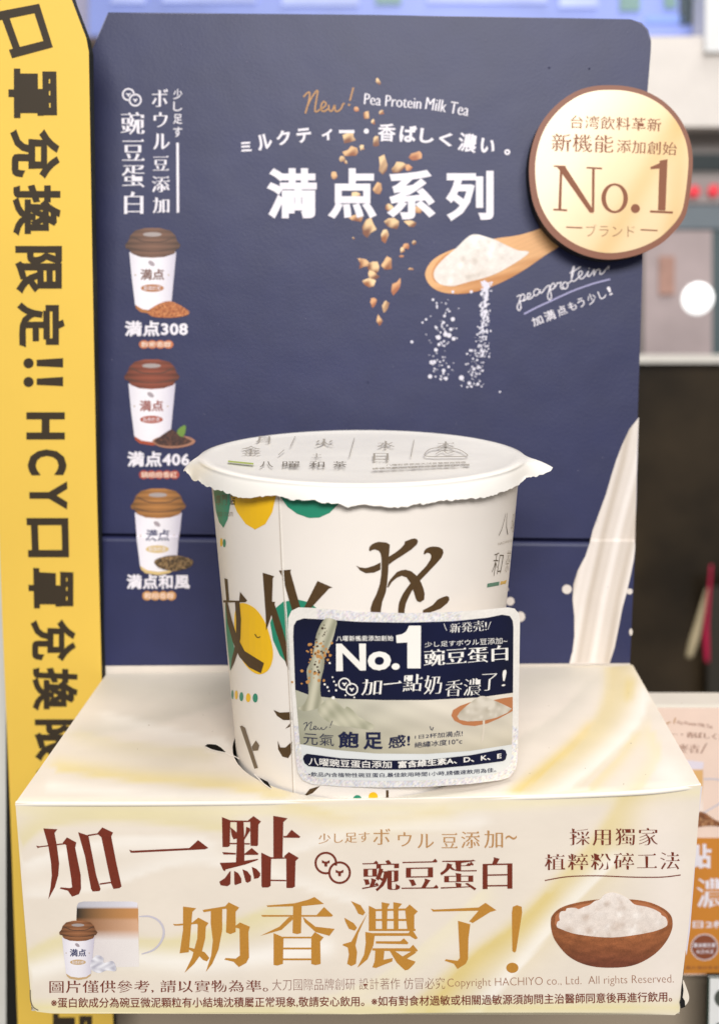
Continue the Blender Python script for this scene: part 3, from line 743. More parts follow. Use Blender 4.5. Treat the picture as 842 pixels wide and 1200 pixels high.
text(F, '※蛋白飲成分為碗豆微泥顆粒有小結塊沈積屬正常現象,敬請安心飲用。※如有對食材過敏或相關過敏源須詢問主治醫師同意後再進行飲用。', slant(60, 1181.5, 787, 1174.5, 12.5), m_maroon, box, 'semi', bow=-2)

# printed wooden bowl
def bowlfn(v):
    x, y = v[:, 0], v[:, 1]; u = (x-716)/70.; C = np.zeros((len(v), 3))
    g = np.clip((y-1095)/36, 0, 1)[:, None]; C[:] = lin('#a2623a')*(1-g)+lin('#6e3c2a')*g
    gr_ = .5+.28*np.sin((y-1095+14*u*u)*.5+np.sin(x*.09)*2.3)+.2*np.sin((y+10*u*u)*.95+x*.07+np.sin(x*.21)*1.5); C *= (.84+.30*gr_)[:, None]
    C *= (1.05-.28*np.clip(np.abs(u-.1), 0, 1)**2)[:, None]; return C
patch('printed_bowl', F, reg(630, 1040, 4.953, [(74, 195), (85, 160), (130, 120), (220, 90), (355, 70), (420, 85), (530, 70), (640, 85), (720, 118), (765, 155), (780, 195), (775, 250), (740, 320), (680, 385), (600, 435), (520, 460), (420, 467), (320, 460), (230, 432), (160, 385), (100, 310), (78, 250)]), m_wood, box, smooth=True, colfn=bowlfn, step=2)
def mound(c1, c2, x0, x1, y0, y1, seed=3):
    rs = np.random.RandomState(seed); bl = np.stack([rs.uniform(x0, x1, 90), rs.uniform(y0, y1, 90), rs.uniform(1.5, 5, 90), rs.uniform(-1, 1, 90)], 1)
    def fn(v):
        k = np.zeros(len(v))
        for bx, by, br, a_ in bl: k += a_*np.exp(-((v[:, 0]-bx)**2+(v[:, 1]-by)**2)/br**2)
        k = np.clip(.75+.5*k-.3*(v[:, 1]-y0)/(y1-y0), 0, 1)[:, None]; return lin(c1)*(1-k)+lin(c2)*k
    return fn
patch('printed_bowl_rim', F, reg(630, 1040, 4.953, [(100, 185), (110, 155), (200, 112), (320, 88), (430, 95), (560, 82), (660, 105), (735, 145), (755, 185), (745, 215), (640, 262), (430, 290), (230, 270), (110, 225)]), mat('bowl_rim_ink', '#b4714a', .5), box, smooth=True, off=.00016)
pw = [(108, 225), (112, 200), (125, 190), (122, 165), (132, 140), (160, 135), (168, 120), (215, 118), (235, 125), (265, 113), (300, 100), (330, 78), (360, 68), (385, 40), (430, 28), (490, 45), (530, 72), (560, 98), (620, 110), (670, 125), (710, 148), (715, 160), (740, 175), (750, 205), (735, 230), (640, 262), (430, 290), (230, 272), (130, 240)]
patch('printed_powder', F, reg(630, 1040, 4.953, pw), m_powder, box, smooth=True, colfn=mound('#cfbcae', '#f6ece4', 650, 785, 1050, 1098), step=1.8, off=.0002)

# printed latte glass, little cup and ice on the front panel
def lattefn(v):
    x, y = v[:, 0], v[:, 1]; k = np.clip((x-90)/72, 0, 1)[:, None]; C = np.zeros((len(v), 3))
    foam = lin('#b9b6bd')*(1-k)+lin('#e6e2ea')*k; cof = lin('#2c2a25')*(1-k)**1.5+lin('#c98f58')*(1-(1-k)**1.5)
    mid = lin('#7f5230')*(1-k)+lin('#dcae8c')*k; mil = lin('#dcd2d0')*(1-k)+lin('#eee6e2')*k
    def s_(a, w_): return np.clip((y-a)/w_+.5, 0, 1)[:, None]
    C = foam; C = C*(1-s_(1064, 2))+cof*s_(1064, 2); C = C*(1-s_(1077, 3))+mid*s_(1077, 3); C = C*(1-s_(1096, 12))+mil*s_(1096, 12)
    return C
patch('printed_latte_glass', F, [(90, 1062), (92, 1058), (98, 1056.5), (155, 1056.5), (161, 1058), (162, 1066), (163, 1133), (110, 1134), (92, 1120), (89.5, 1078)], m_print, box, colfn=lattefn, step=1.6)
ribbons('printed_glass_handle', F, [[(163, 1074), (176, 1074), (187, 1080), (192, 1091), (189, 1103), (180, 1113), (166, 1118)]], 2.6, mat('glass_grey_ink', '#c9c3cc', .5), box, off=.0002, taper=.5)
def cupprint(S, ox, oy, k, lid, base, txt, parent, off=.00012):
    """small printed picture of a lidded paper cup, 65k px wide at (ox,oy)"""
    P = lambda L: [(ox+x*k, oy+y*k) for x, y in L]
    def bodyfn(v):
        u = (v[:, 0]-ox-32*k)/(30*k); C = np.zeros((len(v), 3)); g = np.clip(np.abs(u+.15), 0, 1)[:, None]**2
        C[:] = lin('#f0ebf0')*(1-g)+lin('#cbc4d2')*g; return C
    def lidfn(v):
        u = (v[:, 0]-ox-32*k)/(33*k); y = (v[:, 1]-oy)/k; C = np.zeros((len(v), 3))
        C[:] = lin(lid); C *= (1.25-.75*np.abs(u)[:]**1.5+.25*np.sin(y*.9))[:, None].clip(.4, 1.7); return C
    b = patch('printed_cup', S, P([(5, 29), (14, 33), (32, 35), (50, 33), (60, 29), (58, 50), (54, 92), (50, 97), (33, 100), (17, 97), (12, 92), (8, 60)]), m_print, parent, colfn=bodyfn, step=2*k, off=off)
    patch('printed_cup_base', S, P([(12, 91), (20, 96), (33, 98), (46, 96.5), (54, 91), (53, 95), (46, 99.5), (33, 102), (18, 99.5), (13, 95)]), mat('cupbase'+base, base, .5), b, off=off+.00002)
    l = patch('printed_lid', S, P([(6, 10), (12, 4), (24, 1), (40, 1), (53, 4), (59, 10), (61, 16), (65, 21), (63, 25), (60, 26), (58, 31), (46, 35), (32, 36), (18, 35), (8, 31), (5, 26), (1, 25), (0, 21), (4, 16)]), m_print, b, colfn=lidfn, step=1.5*k, off=off+.00003)
    ribbons('printed_lid_rim', S, [P([(8, 11), (20, 16.5), (33, 17.5), (46, 16.5), (58, 11)])], 1.1*k, mat('lid_line', '#4c382e', .5), l, off=off+.00005)
    ribbons('printed_lid_rim', S, [P([(3, 23), (18, 27.5), (32, 28.5), (47, 27.5), (62, 23)])], .9*k, mat('lid_line', '#4c382e', .5), l, off=off+.00005)
    patch('printed_lid_top', S, P(ell(32, 8.5, 11, 2.6, 16)), mat('lid_pale', '#a69a97', .5), l, off=off+.00005)
    text(S, '満点', P([(18, 49), (46, 49), (46, 62), (18, 62)]), mat('cuptext'+txt, txt, .5), b, 'bold', off=off+.00004, res=2)
    patch('printed_pill', S, P(ell(32, 71.5, 13.5, 4.5, 20)), mat('pill'+base, base, .5), b, off=off+.00004)
    text(S, '穀香奶茶', P([(22, 69), (42, 69), (42, 74), (22, 74)]), m_white, b, 'reg', off=off+.00007, res=1)
    patch('printed_pill', S, P(ell(31, 42.5, 4.5, 2.6, 10, rot=35)), mat('cupicon', '#a79aa0', .5), b, off=off+.00004)
    for dx in (12, 51): patch('printed_dot', S, P(ell(dx, 56, 1, 1, 8)), mat('cupdot', '#b9a58c', .5), b, off=off+.00004)
    return b
cupprint(F, 69.5, 1078, .69, '#86583a', '#c9a87c', '#232a5a', box, off=.00025)
def icefn(v):
    h = np.sin(v[:, 0]*.42+1+np.sin(v[:, 1]*.5)*1.5)*np.sin(v[:, 1]*.38+v[:, 0]*.1); k = np.clip(.5+.5*h, 0, 1)[:, None]; return lin('#b8b5c2')*(1-k)+lin('#f4f2f6')*k
patch('printed_ice', F, [(108, 1124), (114, 1119), (121, 1122), (122, 1128), (132, 1126), (136, 1133), (135, 1138), (125, 1137), (116, 1140), (107, 1136), (106, 1130)], m_print, box, smooth=True, colfn=icefn, step=1.3, off=.0003)

# ---- printing on the back board
B = PANEL
for s_, y0, y1 in [('少', 104, 116), ('し', 119, 130), ('足', 133.5, 145), ('す', 148.5, 160.5)]: text(B, s_, (203, y0, 213.5, y1), m_white, box, 'semi')
ribbons('printed_rule', B, [[(208, 167), (208.5, 249)]], 3, m_white, box, smooth=False)
for s_, x0, y0, x1, y1 in [('ボ', 178, 104, 197, 125), ('ウ', 180, 131, 196.5, 149), ('ル', 179.5, 156, 199, 175), ('豆', 179, 182, 198, 199.5), ('添', 178, 206, 199, 225), ('加', 179, 231, 198.5, 250)]: text(B, s_, (x0, y0, x1, y1), m_white, box, 'mingb')
for s_, x0, y0, x1, y1 in [('豌', 141.5, 131, 169.5, 157.5), ('豆', 143, 162.5, 169.5, 188), ('蛋', 143, 193, 169.5, 219.5), ('白', 145.5, 224, 168, 250.5)]: text(B, s_, (x0, y0, x1, y1), m_white, box, 'mingb')
pea_mark(B, (150.5, 110.5), (158.5, 117), 6.6, 1.9, m_white, box)
for s_, ox, oy, r_, g_ in [('満点308', 147.5, 266, (146, 376, 220, 394), None), ('満点406', 145.5, 420, (149, 529, 222, 547), None), ('満点和風', 152.5, 571, (149, 672.5, 223, 690), None)]:
    text(B, s_, r_, m_white, box, 'xbold', space=1.08)
cupprint(B, 146.5, 266, 1.0, '#6b4c3c', '#b0703e', '#6b3d28', box)
cupprint(B, 145.5, 420, 1.0, '#7a3d2a', '#a84a2e', '#8e3a26', box)
cupprint(B, 153, 571.5, 1.0, '#9a6836', '#d8bb80', '#232a5a', box)
patch('printed_granules', B, reg(140, 260, 7.5, [(245, 790), (300, 745), (370, 710), (440, 695), (510, 720), (570, 755), (612, 790), (590, 820), (480, 840), (350, 840), (280, 825)]), m_print, box, smooth=True, colfn=speck('#8e4a26', '#b86c3c', '#d08a54', 1.1, 3), step=1.1, off=.0003)
patch('printed_tray', B, reg(130, 410, 7.017, [(340, 750), (400, 715), (520, 700), (640, 715), (693, 750), (650, 785), (520, 808), (400, 795)]), mat('tray_ink', '#a8765e', .5), box, smooth=True, off=.0003)
patch('printed_tea', B, reg(130, 410, 7.017, [(355, 750), (400, 715), (450, 680), (500, 655), (560, 690), (630, 730), (665, 752), (600, 780), (500, 790), (400, 780)]), m_print, box, smooth=True, colfn=speck('#2c1c1c', '#4a2e28', '#6e4634', 1.1, 5), step=1.1, off=.00035)
patch('printed_leaf', B, reg(130, 410, 7.017, [(545, 680), (560, 645), (610, 618), (615, 660), (600, 705), (575, 712)]), mat('leaf_ink', '#6c8c3a', .5), box, smooth=True, off=.0004)
patch('printed_tray', B, reg(130, 560, 7.017, [(360, 690), (400, 655), (520, 632), (640, 655), (682, 690), (640, 735), (530, 762), (410, 740)]), m_print, box, smooth=True, colfn=speck('#33281e', '#6a5232', '#a4845a', 1.2, 7), step=1.1, off=.0003)
for r_, c_, s_ in [((164, 398.5, 202, 408.5), '#c87448', '穀麥香醇'), ((164, 551, 209, 561.5), '#ad4a3c', '鍋焙焙香紅'), ((168.5, 692, 206, 703), '#c99054', '輕焙香醇')]:
    x0, y0, x1, y1 = r_; n_ = len(s_)
    multi('printed_pill', B, [ell(x0+(x1-x0)*(i+.5)/n_, (y0+y1)/2, (x1-x0)/n_*.62, (y1-y0)/2, 14) for i in range(n_)], mat('pill_'+c_, c_, .5), box)
    text(B, s_, (x0+1.5, y0+1.8, x1-1.5, y1-1.8), mat('pill_text', '#f3d9c4', .5), box, 'semi', off=.0003, res=1)

# granola tumbling down the middle (under the lettering)
gran = [(443, 95, 3, 5), (429, 135, 5, 7), (437, 143, 3, 4), (447, 131, 4, 4), (417, 127, 5, 4), (409, 161, 10, 7), (440, 165, 5, 8), (411, 178, 10, 7), (401, 186, 4, 5), (424, 173, 4, 4),
        (487, 182, 9, 7), (449, 193, 9, 13), (466, 196, 11, 7), (479, 196, 5, 5), (392, 206, 6, 6), (442, 222, 6, 10), (417, 229, 8, 5), (456, 243, 6, 6), (488, 246, 9, 6), (417, 255, 10, 7), (432, 267, 9, 14),
        (460, 262, 12, 9), (481, 262, 9, 5), (452, 275, 6, 10), (475, 288, 6, 6), (471, 293, 4, 4), (485, 284, 3, 3), (414, 279, 2, 2), (426, 308, 9, 9), (438, 314, 8, 9), (454, 310, 8, 10), (433, 331, 10, 6), (437, 322, 8, 6),
        (481, 315, 4, 2), (465, 335, 6, 12), (437, 355, 5, 7), (451, 360, 4, 11), (444, 376, 5, 8), (470, 300, 3, 2), (405, 190, 3, 3)]
gparts = []
for i, (x, y, rx, ry) in enumerate(gran):
    rot = rnd.uniform(-50, 50) if max(rx, ry) > 3 else 0
    if (rx, ry) in ((6, 12), (4, 11)): rot = 22
    out_ = []
    for k in range(8):
        a_ = 2*math.pi*k/8; q = rnd.uniform(.5, 1.12)*.93; X = rx*q*math.cos(a_); Y = ry*q*math.sin(a_); r0 = math.radians(rot if (rx, ry) in ((6, 12), (4, 11)) else rot*.4)
        out_.append((x+X*math.cos(r0)-Y*math.sin(r0), y+X*math.sin(r0)+Y*math.cos(r0)))
    lp = np.array(out_); sd = rnd.uniform(0, 6.28)
    dark_, light_ = rnd.choice([('#8a4f2e', '#e2b482'), ('#96582f', '#efcf9f'), ('#a4603c', '#d9a070'), ('#7a4830', '#e9c493')])
    def gfn(v, x=x, y=y, rx=rx, ry=ry, sd=sd, d_=dark_, l_=light_):
        k = ((v[:, 0]-x)/rx*math.cos(sd)*.6-(v[:, 1]-y)/ry*.7+.22*np.sin(v[:, 0]*.45+v[:, 1]*.3+sd)+.15)
        k = np.clip(k*1.6+.35, 0, 1)[:, None]; return lin(d_)*(1-k)+lin(l_)*k
    gparts.append(area2(B, lp, False, 1.6, .00006+i*1.2e-6, gfn))
for g_ in gparts: mesh('printed_granola', g_[0], g_[1], m_print, box, g_[2])

def newmark(S, ox, oy, kx, ky, wd, m, parent, off=.00016):
    T = lambda L: [(ox+x*kx, oy+y*ky) for x, y in L]
    ribbons('lettering', S, [T(l) for l in [[(0, 28), (14, 12), (26, 8), (24, 40), (8, 100)], [(12, 80), (30, 40), (54, 4), (62, 4), (56, 40), (50, 84), (56, 92), (70, 84)],
        [(70, 84), (92, 70), (98, 56), (88, 48), (78, 62), (78, 84), (90, 90), (110, 78)], [(110, 62), (112, 84), (124, 88), (136, 64), (138, 86), (150, 90), (164, 78), (172, 60), (180, 56)],
        [(218, -14), (212, 8), (203, 44)]]], wd, m, parent, off=off)
    multi('lettering', S, [T(ell(199, 62, 5, 5, 10))], m, parent, off=off)
newmark(B, 355.5, 106, .268, .268, 1.8, m_tan, box)
text(B, 'Pea Protein', slant(426, 122, 493, 127.5, 13), m_white, box, 'serif')
text(B, 'Milk Tea', slant(497.5, 127.5, 548, 136, 14), m_white, box, 'serif')
for s_, cx, cy, sz, an in [('ミ', 288, 172, 13, -14), ('ル', 309.5, 166, 18, -14), ('ク', 332, 161, 17, -10), ('テ', 356, 158.5, 17, -6), ('ィ', 383, 157.5, 13, -3), ('ー', 406, 154, 18, 0), ('・', 429, 153.5, 6, 0),
                           ('香', 453, 155, 21, 2), ('ば', 478, 156.5, 20, 4), ('し', 500, 159, 17, 6), ('く', 522, 163, 16, 8), ('濃', 547.5, 167, 22, 9), ('い', 571, 171, 17, 10), ('。', 594, 178, 7, 12)]:
    a_ = math.radians(an); hx, hy = sz/2, sz/2*(.22 if s_ == 'ー' else 1)
    q = [(cx+X*math.cos(a_)-Y*math.sin(a_), cy+X*math.sin(a_)+Y*math.cos(a_)) for X, Y in ((-hx, -hy), (hx, -hy), (hx, hy), (-hx, hy))]
    text(B, s_, q, m_white, box, 'xbold' if s_ not in '香濃' else 'bold')
for s_, r_ in [('満', (312.5, 197, 371, 256)), ('点', (384, 197, 441, 256)), ('系', (453, 199, 510, 257)), ('列', (522, 200, 578, 259))]:
    text(B, s_, r_, m_white, box, 'xbold', off=.00025)

# printed spoon with powder
def spoonfn(v):
    x, y = v[:, 0], v[:, 1]; k = np.clip((y-(338-.33*(x-500)))/22+.2*np.sin(x*.09+y*.5), 0, 1)[:, None]
    return (lin('#dfa973')*(1-k)+lin('#b9793f')*k)*(1+.04*np.sin(y*1.7-x*.5))[:, None]
patch('printed_spoon', B, reg(490, 260, 4.953, [(40, 315), (50, 265), (90, 215), (160, 175), (260, 140), (440, 97), (560, 80), (640, 60), (720, 33), (800, 5), (850, -30), (880, 40), (860, 100), (820, 140), (740, 190), (640, 260), (560, 310), (460, 360), (350, 400), (230, 418), (130, 405), (70, 370)]), m_print, box, smooth=True, colfn=spoonfn, step=2.2)
patch('printed_spoon_bowl', B, reg(490, 260, 4.953, [(80, 320), (85, 270), (130, 210), (190, 178), (400, 150), (560, 200), (440, 300), (330, 345), (200, 372), (110, 355)]), mat('spoon_inner_ink', '#c98a52', .5), box, smooth=True, off=.00016)
patch('printed_powder', B, reg(490, 260, 4.953, [(88, 300), (105, 260), (150, 210), (215, 155), (260, 110), (300, 78), (340, 72), (390, 85), (450, 105), (520, 140), (580, 165), (640, 172), (610, 205), (540, 250), (460, 295), (380, 325), (300, 345), (200, 372), (130, 362), (98, 335)]), m_powder, box, smooth=True, colfn=mound('#c9bdb2', '#efe8e2', 505, 620, 272, 335, 8), step=1.8, off=.0002)
rs = random.Random(9); spk = []
for i in range(270):
    t_ = rs.random()**1.2; y = 330+t_*88; x = 569-4*t_+rs.gauss(0, 2.3+3*t_*t_); r0 = rs.uniform(.5, 1.9)*(1-.35*t_)
    spk.append(area2(B, ell(x, y, r0, r0*rs.uniform(.8, 1.4), 6), off=.0001+i*4e-7))
for i in range(60):
    t_ = rs.random(); y = 412+t_*42; x = 562-6*t_+rs.gauss(0, 5); r0 = rs.uniform(.4, 1.3); spk.append(area2(B, ell(x, y, r0, r0, 6), off=.0001+i*5e-7))
for i in range(70):
    t_ = rs.random(); y = 350+t_*95; x = 522-7*t_+rs.gauss(0, 8); r0 = rs.uniform(.4, 1.4); spk.append(area2(B, ell(x, y, r0, r0, 6), off=.0001+i*5e-7))
for X, Y, R in [(80, 392, 11), (187, 222, 9), (160, 245, 8), (240, 72, 10), (390, 220, 16), (375, 297, 13), (335, 335, 18), (362, 343, 18), (396, 368, 15), (281, 358, 18), (285, 412, 12), (262, 452, 14), (228, 548, 16), (248, 545, 15), (218, 655, 16), (338, 670, 14), (320, 610, 14), (358, 582, 10), (455, 665, 19), (515, 706, 14), (580, 712, 12), (522, 457, 10), (498, 483, 8), (327, 195, 11), (320, 245, 11), (265, 285, 10), (550, 598, 12), (615, 610, 9), (747, 772, 8), (390, 12, 11), (530, 12, 12), (490, 562, 7)]:
    spk.append(area2(B, ell(470+X/6.477, 340+Y/6.477, R/6.477, R/6.477, 12), off=.0003))
V, Fc, _ = join(spk); o = mesh('powder_specks', V, Fc, mat('powder_ink', '#dcd8e4', .5), box); o['kind'] = 'stuff'

# handwritten line, rule and small line of lettering
pp = [[(85, 268), (100, 258), (108, 262), (100, 300), (88, 330), (92, 352), (104, 355), (112, 335), (106, 290), (112, 262), (126, 250), (136, 262), (130, 285), (116, 296), (104, 292)],
      [(128, 296), (150, 280), (172, 262), (172, 245), (158, 246), (152, 268), (162, 284), (180, 276), (196, 258)], [(234, 226), (218, 216), (200, 228), (196, 250), (210, 260), (226, 248), (238, 222), (238, 240), (250, 240), (270, 212)],
      [(270, 212), (288, 196), (300, 194), (298, 220), (288, 258), (292, 282), (306, 284), (312, 262), (304, 220), (312, 190), (326, 178), (334, 192), (326, 214), (308, 220)],
      [(322, 216), (342, 196), (352, 176), (362, 178), (376, 172), (372, 200), (382, 216), (396, 205)], [(416, 176), (398, 172), (386, 190), (390, 212), (408, 214), (420, 196), (414, 174), (424, 178), (440, 166)],
      [(440, 166), (456, 110), (462, 70), (452, 80), (444, 130), (446, 160), (464, 164), (484, 146)], [(432, 112), (470, 92), (504, 70)], [(484, 146), (504, 130), (516, 108), (502, 98), (490, 118), (498, 146), (518, 146), (540, 124)],
      [(540, 124), (556, 98), (550, 124), (558, 134), (576, 116)], [(576, 116), (594, 88), (590, 128), (604, 100), (622, 86), (632, 94), (630, 116), (646, 116), (668, 90), (690, 66), (686, 88)]]
ribbons('handwriting', B, [reg(590, 300, 5.613, l) for l in pp], 1.25, m_white, box, off=.00015)
multi('handwriting', B, [reg(590, 300, 5.613, ell(560, 80, 4, 4, 8))], m_white, box)
ribbons('printed_rule', B, [reg(590, 300, 5.613, [(132, 381), (215, 338), (310, 294), (400, 252), (480, 218), (590, 180), (698, 152)])], 1.8, m_lilac, box)
for s_, q in [('加', (180, 392, 260, 460)), ('満', (262, 352, 340, 430)), ('点', (345, 322, 415, 395)), ('も', (420, 295, 478, 362)), ('う', (482, 270, 532, 340)), ('少', (545, 240, 608, 320)), ('し', (620, 220, 672, 285)), ('!', (682, 195, 708, 262))]:
    x0, y0, x1, y1 = q; cx, cy = 590+(x0+x1)/2/5.613, 300+(y0+y1)/2/5.613; hx, hy = (x1-x0)/2/5.613*.92, (y1-y0)/2/5.613*.86; a_ = math.radians(-22)
    text(B, s_, [(cx+X*math.cos(a_)-Y*math.sin(a_), cy+X*math.sin(a_)+Y*math.cos(a_)) for X, Y in ((-hx, -hy), (hx, -hy), (hx, hy), (-hx, hy))], m_white, box, 'semi')

# printed pour of milk at the right side and its drops
def milkfn(v):
    x, y = v[:, 0], v[:, 1]; ctr = np.interp(y, [480, 540, 620, 700, 780], [752, 742, 722, 705, 692]); u = x-ctr
    k = (.5+.35*np.sin(u*.22+1.2)+.18*np.sin(u*.55+y*.01))[:, None]; k = np.clip(k, 0, 1)
    return lin('#c4b7aa')*(1-k)+lin('#e9e0da')*k
left_ = [(748, 489), (737, 503), (729, 520), (722, 538), (716, 557), (710, 578), (702, 600), (694, 622), (690, 636), (685, 651), (676, 668), (671, 684), (670, 702), (672, 722), (672, 745), (670, 762), (666, 777.5)]
right_ = [(713, 777), (719, 758), (724, 733), (728, 712), (733, 694), (738, 672), (741.5, 655), (743, 641), (744.5, 600), (746.5, 540)]
patch('printed_milk', B, [(x, min(y, 777.3)) for x, y in left_+right_], m_print, box, step=3, colfn=milkfn)
for c_ in [(663.3, 690, 5.6, 5.4), (736.5, 692.5, 3.6, 3.4), (738, 740, 2, 4), (597, 704, 5, 5), (609, 722, 5.5, 6), (592, 690, 3, 3)]: patch('printed_drop', B, ell(*c_), mat('milk_ink', '#d8cec6', .5), box)
# dust and light wear on the board
m_wear = mat('worn_edge', '#8c8ca3', .7)
for seg in [[(113, 46), (119.5, 31.5), (126.5, 15.2)], [(150, 15.2), (230, 15.8), (262, 15.9)], [(480, 18.4), (560, 19.4), (640, 20.8)], [(741, 23.8), (751, 28), (758, 36), (761, 48)], [(756.5, 120), (755, 180)], [(746.5, 500), (745, 600)], [(110.5, 200), (111, 300)]]:
    ribbons('worn_edge', PANEL0, [seg], rnd.uniform(.5, .9), m_wear, box, off=.00012, taper=.8)
for k in range(40):
    x = rnd.uniform(130, 735); y = rnd.uniform(30, 770)
    patch('print_speck', B, ell(x, y, rnd.uniform(.3, .8), rnd.uniform(.3, .6), 6), mat('dust', '#7d7a92' if k else '#7d7a92', .8), box, off=.0004)
for x, y in [(643, 79), (690, 80), (431, 448)]: patch('print_speck', B, ell(x, y, 1.2, .9, 8), mat('dent_dark', '#26284a', .8), box, off=.0004)

# ---- round badge glued on foam
med_px = np.array([(714, 99.5), (735, 101), (757, 107), (778, 119), (795, 137), (806, 158), (811, 180), (810.5, 205), (806, 240), (800, 258), (786, 275), (770, 288), (745, 299), (715, 304), (688, 300), (662, 288), (640, 268), (625, 240), (619.5, 205), (622, 175), (632, 147), (650, 124), (672, 108), (693, 101)], float)
badge = patch('round_badge', MEDAL, med_px, m_medaledge, box, smooth=True, off=0, thick=.0095, edge_mat=m_dark)
def goldsheenfn(v):
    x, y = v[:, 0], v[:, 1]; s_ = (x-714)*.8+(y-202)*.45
    k = np.clip(.40+.0040*s_+.10*np.sin(s_*.045+1.), 0, 1)+.26*np.exp(-((s_-36)/13)**2)+.22*np.exp(-(((x-795)+.1*(y-200))/13)**2)  # sheen of the foil painted in as bands of gold tone
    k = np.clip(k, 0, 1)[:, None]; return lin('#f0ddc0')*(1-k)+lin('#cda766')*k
inn = (med_px-[715, 202])*[.935, .935]+[716, 201]
patch('badge_face', MEDAL, inn, m_foil, badge, smooth=True, off=.0001, colfn=goldsheenfn, step=4)
G = MEDAL
text(G, '台湾飲料革新', slant(668, 150, 774, 154, 15.5), m_medal, badge, 'mings', space=1.08, off=.0002)
text(G, '新機能', slant(646, 177, 718, 179, 21), m_medal, badge, 'mings', space=1.05, off=.0002)
text(G, '添加創始', slant(722, 178.5, 792, 182, 15.5), m_medal, badge, 'mings', space=1.05, off=.0002)
multi('lettering', G, [reg(580, 60, 3.214, p) for p in [
    [(228, 432), (262, 432), (370, 600), (368, 609), (355, 607), (240, 445)], [(243, 440), (252, 452), (248, 595), (237, 595)], [(364, 443), (374, 443), (372, 607), (363, 592)],
    [(220, 429), (265, 431), (265, 437), (220, 435)], [(343, 435), (402, 438), (402, 444), (343, 441)], [(218, 592), (270, 595), (270, 602), (218, 599)],
    ell(527, 592, 17, 17), [(618, 412), (648, 406), (640, 600), (612, 598)], [(583, 436), (618, 421), (640, 408), (632, 440), (585, 444)], [(582, 599), (668, 603), (668, 611), (582, 607)]]], m_medal, badge, off=.0002)
e1 = np.array(reg(580, 60, 3.214, ell(449, 553, 50, 56))); e2 = np.array(reg(580, 60, 3.214, ell(449, 553, 33, 48)))
V = G.hit(np.vstack([e1, e2]), .00021); n_ = len(e1)
mesh('lettering', V, [(i, (i+1) % n_, n_+(i+1) % n_, n_+i)[::-1] for i in range(n_)], m_medal, badge)
text(G, 'ブランド', slant(686, 277, 743, 277.5, 14), m_medal, badge, 'light', off=.0002)
ribbons('lettering', G, [[(663, 266), (682, 266.8)], [(750, 269), (770, 270)]], 1.5, m_medal, badge, off=.0002, smooth=False)

# =================================================================== the paper cup
cup = thing('paper_cup', 'large white sealed paper cup with brown brush lettering standing in the display box', 'cup', (0, 0, 0))
V = []; Fc = []; NS, NZ = 128, 30
for j in range(NZ+1):
    z = -.045+(.1015+.045)*j/NZ; c = CUP.cen(np.array([z]))[0]; r = CUP.rad(z)
    for i in range(NS):
        a_ = 2*math.pi*i/NS; V.append((c[0]+r*math.cos(a_), c[1]+r*math.sin(a_), z))
for j in range(NZ):
    for i in range(NS): Fc.append((j*NS+i, j*NS+(i+1) % NS, (j+1)*NS+(i+1) % NS, (j+1)*NS+i))
Fc.append(tuple(range(NS))[::-1])
mesh('cup_wall', V, Fc, m_cupwhite, cup, smooth=True)
# rolled rim
V = []; Fc = []; c = np.array([-.0005, .0525]); 
for i in range(NS):
    a_ = 2*math.pi*i/NS
    for k in range(8):
        b_ = 2*math.pi*k/8; rr = .0547+.0016*math.cos(b_); V.append((c[0]+rr*math.cos(a_), c[1]+rr*math.sin(a_), .1003+.0016*math.sin(b_)))
for i in range(NS):
    for k in range(8): Fc.append((i*8+k, ((i+1) % NS)*8+k, ((i+1) % NS)*8+(k+1) % 8, i*8+(k+1) % 8))
mesh('rim', V, Fc, m_cupwhite, cup, smooth=True)
# seal film: slack flat top, ridge over the rim, ragged hanging skirt with two pulled-out corners
V = []; Fc = []; NA = 360; rs = np.random.RandomState(2)
ser = rs.uniform(-1, 1, NA); lw = np.convolve(np.tile(rs.uniform(-1, 1, NA), 3), np.ones(7)/3.2, 'same')[NA:2*NA]; ser = np.where(rs.rand(NA) < .55, ser, 0)*.55+np.roll(ser, 1)*.2+lw*.9
prof = [0, .15, .3, .45, .6, .72, .82, .9, .93, .95, .97, 1.0]; sk = [0, .12, .3, .5, .7, .85, 1.0]
cz = .1024; RF = .0562
def tip_(a_, a0, w_): d_ = abs((a_-a0+math.pi) % (2*math.pi)-math.pi); return math.exp(-(d_/w_)**1.15)
def bump_(a_, a0, w_): d_ = (a_-a0+math.pi) % (2*math.pi)-math.pi; return math.exp(-(d_/w_)**2)
rw = np.convolve(np.tile(rs.uniform(-1, 1, NA), 3), np.hanning(23)/4, 'same')[NA:2*NA]; rw2 = np.convolve(np.tile(rs.uniform(-1, 1, NA), 3), np.hanning(61)/7, 'same')[NA:2*NA]
rows = 0
for q in prof:
    for i in range(NA):
        a_ = 2*math.pi*i/NA; r = RF*q
        zz = cz+.00012*math.sin(3*a_+q*5)*q*(1-q)*3-.0006*(1-q**4)+.00035*math.exp(-((q-.95)/.025)**2)
        if q == 1.0: zz -= .0003
        V.append((c[0]+r*math.cos(a_), c[1]+r*math.sin(a_), zz))
    rows += 1
